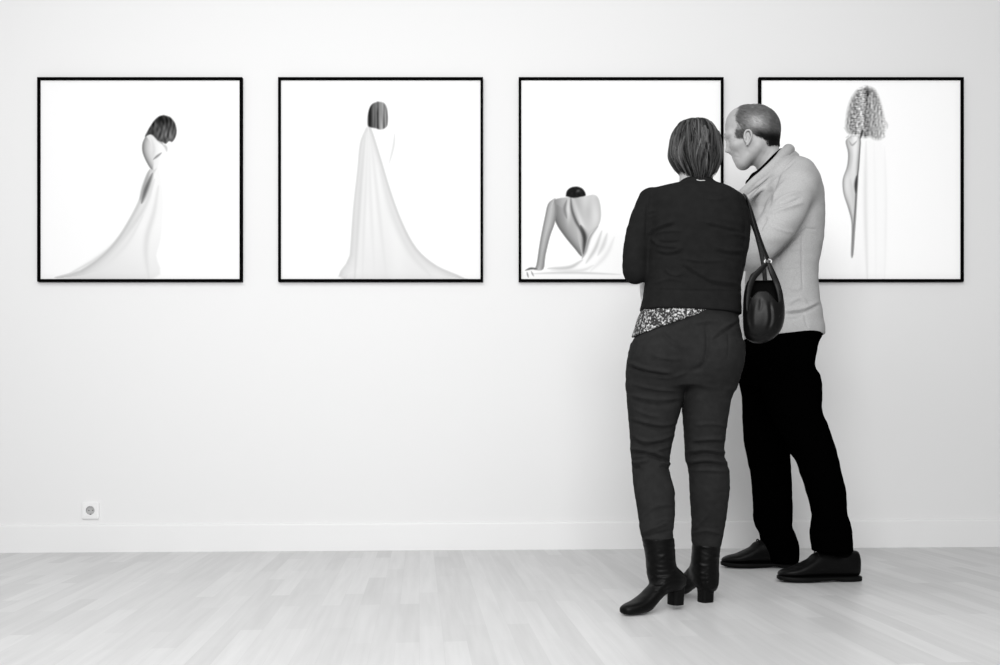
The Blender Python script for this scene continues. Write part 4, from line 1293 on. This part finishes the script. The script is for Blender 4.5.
    pts = L0[:, None, :] + flow[:, None, :] * t * ln[:, None, None]
    flat = pts.reshape(-1, 3)
    fl, gg = headsurf(flat)
    liftv = np.tile(np.array([-.001, .0022, .0038, .0046, .0050]), len(X_))[:, None] * r.uniform(.5, 1.3, len(X_)).repeat(M)[:, None]
    pts = to_world(fl + gg * liftv).reshape(-1, M, 3)
    base_t = .175 + .42 * np.exp(-(((X_ - 753) / 9) ** 2 + ((Y_ - 119.5) / 6) ** 2))
    base_t = base_t * np.clip(1.0 - .95 * np.clip((Y_ - 126) / 6, 0, 1) * np.clip((X_ - 749) / 6, 0, 1), .06, 1)
    base_t = base_t * np.where(X_ > 767, .7, 1) * np.where((X_ < 742.5) & (Y_ > 128), .7, 1)
    ton = base_t * r.uniform(.55, 1.45, len(X_))
    V, F, T = strands_mesh(pts, r.uniform(.0004, .0007, len(X_)), ton)
    hr_ = mesh_obj('hair', V, F, M_HAIR, root, colors=T)
    hr_['kind'] = 'stuff'
    # eyebrows
    for l in (-1, 1):
        paths = []
        for i in range(120):
            a = r.uniform(0, 1)
            p0 = np.array(q(726.4 + a * 4.8, 135.4 - a * 1.0 + r.normal(0, .5), l * (.014 + a * .034)))
            d = np.array([.004 + .004 * a - .009 * (1 - a), l * .006, .004]) * r.uniform(.6, 1.1)
            paths.append(to_world(np.stack([p0 + d * k + np.array([-.003 * math.sin(k * 2.5), 0, 0]) for k in (0, .35, .7, 1.0)])))
        V, F, T = strands_mesh(paths, np.full(len(paths), .0012), np.full(len(paths), .03))
        mesh_obj('eyebrow', V, F, M_HAIR, root, colors=T)
    return root


W_ = woman()
M_ = man()


# ================================================================== THE SHOULDER BAG
def bag():
    Y = 3.345
    c = P(762, 343, Y)
    root = empty('handbag', (c[0], Y, c[2]))
    tag(root, 'black leather shoulder bag hanging beside the person in the dark jacket', 'handbag')
    st = Stack([(280, 748, 777, Y, .016), (286, 746, 780, Y, .030), (295, 744.2, 782.5, Y, .043), (308, 743.3, 784, Y, .052), (320, 743.3, 783.5, Y, .054), (330, 744, 780.5, Y, .050),
                (337, 746, 775, Y, .040), (341.5, 751.5, 768, Y, .026), (343.3, 756, 763, Y, .012)], 2.3)
    s = Y / FOC

    def fn(p):
        d = st(p)
        px = 500 + p[:, 0] / Y * FOC; py = HOR - (p[:, 2] - CAMZ) / Y * FOC
        inner = np.maximum(st(p, -.006), (py - 325) * s)
        # mouth: the front wall is lower than the back and sags on both sides of a gathered middle
        yt = 299.5 - 7.0 * np.exp(-((px - 759.5) / 8.5) ** 4) + 4.5 * np.exp(-((px - 774.5) / 3.5) ** 2)
        front = np.maximum(np.maximum((py - yt) * s * .8, p[:, 1] - (Y + .0)), np.maximum((748.5 - px), (px - 777)) * s)
        d = smax(d, -inner, .003)
        top = np.maximum((py - 282) * s, -1)
        d = smax(d, -np.minimum(front, 1), .004)
        return d
    fo = [([(757, 300), (754, 315), (755, 330)], 2.4, .0015), ([(766, 300), (768, 318), (764, 332)], 2.4, .0015), ([(761, 298), (761, 306), (760, 312)], 1.8, -.0015), ([(773, 306), (775, 318), (771, 331)], 2, .002),
          ([(770, 302), (771, 318), (768, 330)], 1.5, -.002), ([(749, 302), (747, 316), (750, 330)], 1.6, .003), ([(750, 335), (760, 337), (770, 334)], 1.3, -.002)]
    b = sdf_obj('bag_body', fn, (P(735, 0, Y)[0], Y - .08, P(0, 348, Y)[2]), (P(790, 0, Y)[0], Y + .08, P(0, 276, Y)[2]), .0026, M_BAG, root, fo, .0006, (40, 40, 40), seed=4)
    # shoulder strap: ring, up over the shoulder and down again in front
    ring = P(768, 261.5, Y - .012)
    pts = [ring + [0, 0, .006], P(763.5, 249, Y - .010), P(757.8, 233, Y - .008), P(752.8, 216, Y - .004), P(749.4, 204, Y + .012), P(746.4, 197.2, Y + .04), P(744.6, 194.8, Y + .08), P(746.5, 200, Y + .125),
           P(750, 216, Y + .135), P(757, 236, Y + .11), P(763, 262, Y + .07), P(766, 290, Y + .040)]
    ups = [(.35, -1, 0), (.35, -1, 0), (.4, -1, 0), (.55, -.9, .1), (.7, -.6, .35), (.65, -.3, .7), (.6, .1, .8), (.7, .7, .3), (.5, 1, 0), (.3, 1, 0), (.2, 1, 0), (.1, 1, 0)]
    V, F = sweep(pts, .0075, .0024, up=ups, n=6)
    mesh_obj('shoulder_strap', V, F, M_BAG, root)
    # ring
    V = []; F = []
    n, k = 28, 8
    for i in range(n):
        a = 2 * math.pi * i / n
        for j in range(k):
            b_ = 2 * math.pi * j / k
            rr = .0105 + .0022 * math.cos(b_)
            V.append(ring + np.array([rr * math.cos(a) * 1.1, .0022 * math.sin(b_), rr * math.sin(a) * .75]))
    for i in range(n):
        for j in range(k):
            F.append((i * k + j, i * k + (j + 1) % k, ((i + 1) % n) * k + (j + 1) % k, ((i + 1) % n) * k + j))
    tag(mesh_obj('ring', V, F, M_METAL, root), 'small bright metal ring')
    V, F = sweep([ring + [-.003, 0, -.006], P(761.5, 269, Y - .016), P(754, 277, Y - .018), P(749.8, 287, Y - .022), P(747.5, 302, Y - .042), P(747, 312, Y - .049)], [.006, .0095, .010, .009, .006, .002], .0035, up=(0, 1, .1), n=6)
    mesh_obj('side_strap', V, F, M_BAG, root)
    V, F = sweep([ring + [.002, 0, -.006], P(772, 272, Y - .016), P(777, 284, Y - .016), P(780.3, 296, Y - .024), P(780.5, 308, Y - .036), P(779, 318, Y - .044)], [.007, .010, .0105, .010, .007, .002], .0035, up=(0, 1, .1), n=6)
    mesh_obj('side_strap', V, F, M_BAG, root)
    V, F = sweep([ring + [-.006, .004, -.004], P(758, 270.5, Y - .004), P(751.5, 275, Y + .0), P(748.3, 284, Y + .004)], .003, .002, up=(0, 1, .1), n=6)
    mesh_obj('tie_cord', V, F, M_BAG, root)


bag()

# ================================================================== LIGHT, CAMERA
w = bpy.data.worlds.new('gallery_air'); SC.world = w; w.use_nodes = True
bg = w.node_tree.nodes['Background']
bg.inputs['Color'].default_value = (1, 1, 1, 1); bg.inputs['Strength'].default_value = 0.29


def area(name, loc, target, sx, sy, power):
    l = bpy.data.lights.new(name, 'AREA'); l.shape = 'RECTANGLE'; l.size = sx; l.size_y = sy; l.energy = power
    o = bpy.data.objects.new(name, l); COL.objects.link(o); o.location = loc
    d = np.array(target) - np.array(loc)
    import mathutils
    o.rotation_euler = mathutils.Vector(d).to_track_quat('-Z', 'Y').to_euler()
    return o


area('added_front_fill', (-0.42, -1.3, 2.5), (-0.25, 4.98, 1.75), 2.6, 1.4, 240)  # added unseen area light; makes the wall brightest mid-left and dimmer at the corners
area('added_top_fill', (-0.5, 2.0, 3.3), (-0.2, 3.2, 0.0), 5.0, 1.0, 78)  # added unseen area light, for light from above on figures and floor

cam = bpy.data.cameras.new('camera'); co = bpy.data.objects.new('camera', cam); COL.objects.link(co)
co.location = (0, 0, CAMZ); co.rotation_euler = (math.pi / 2, 0, 0)
cam.sensor_width = 36; cam.sensor_fit = 'HORIZONTAL'; cam.lens = 36.0
cam.shift_y = (HOR - 332.5) / 1000.0
SC.camera = co
SC.view_settings.view_transform = 'Standard'; SC.view_settings.look = 'None'
SC.view_settings.exposure = 0.0; SC.view_settings.gamma = 1.0; SC.view_settings.use_curve_mapping = False
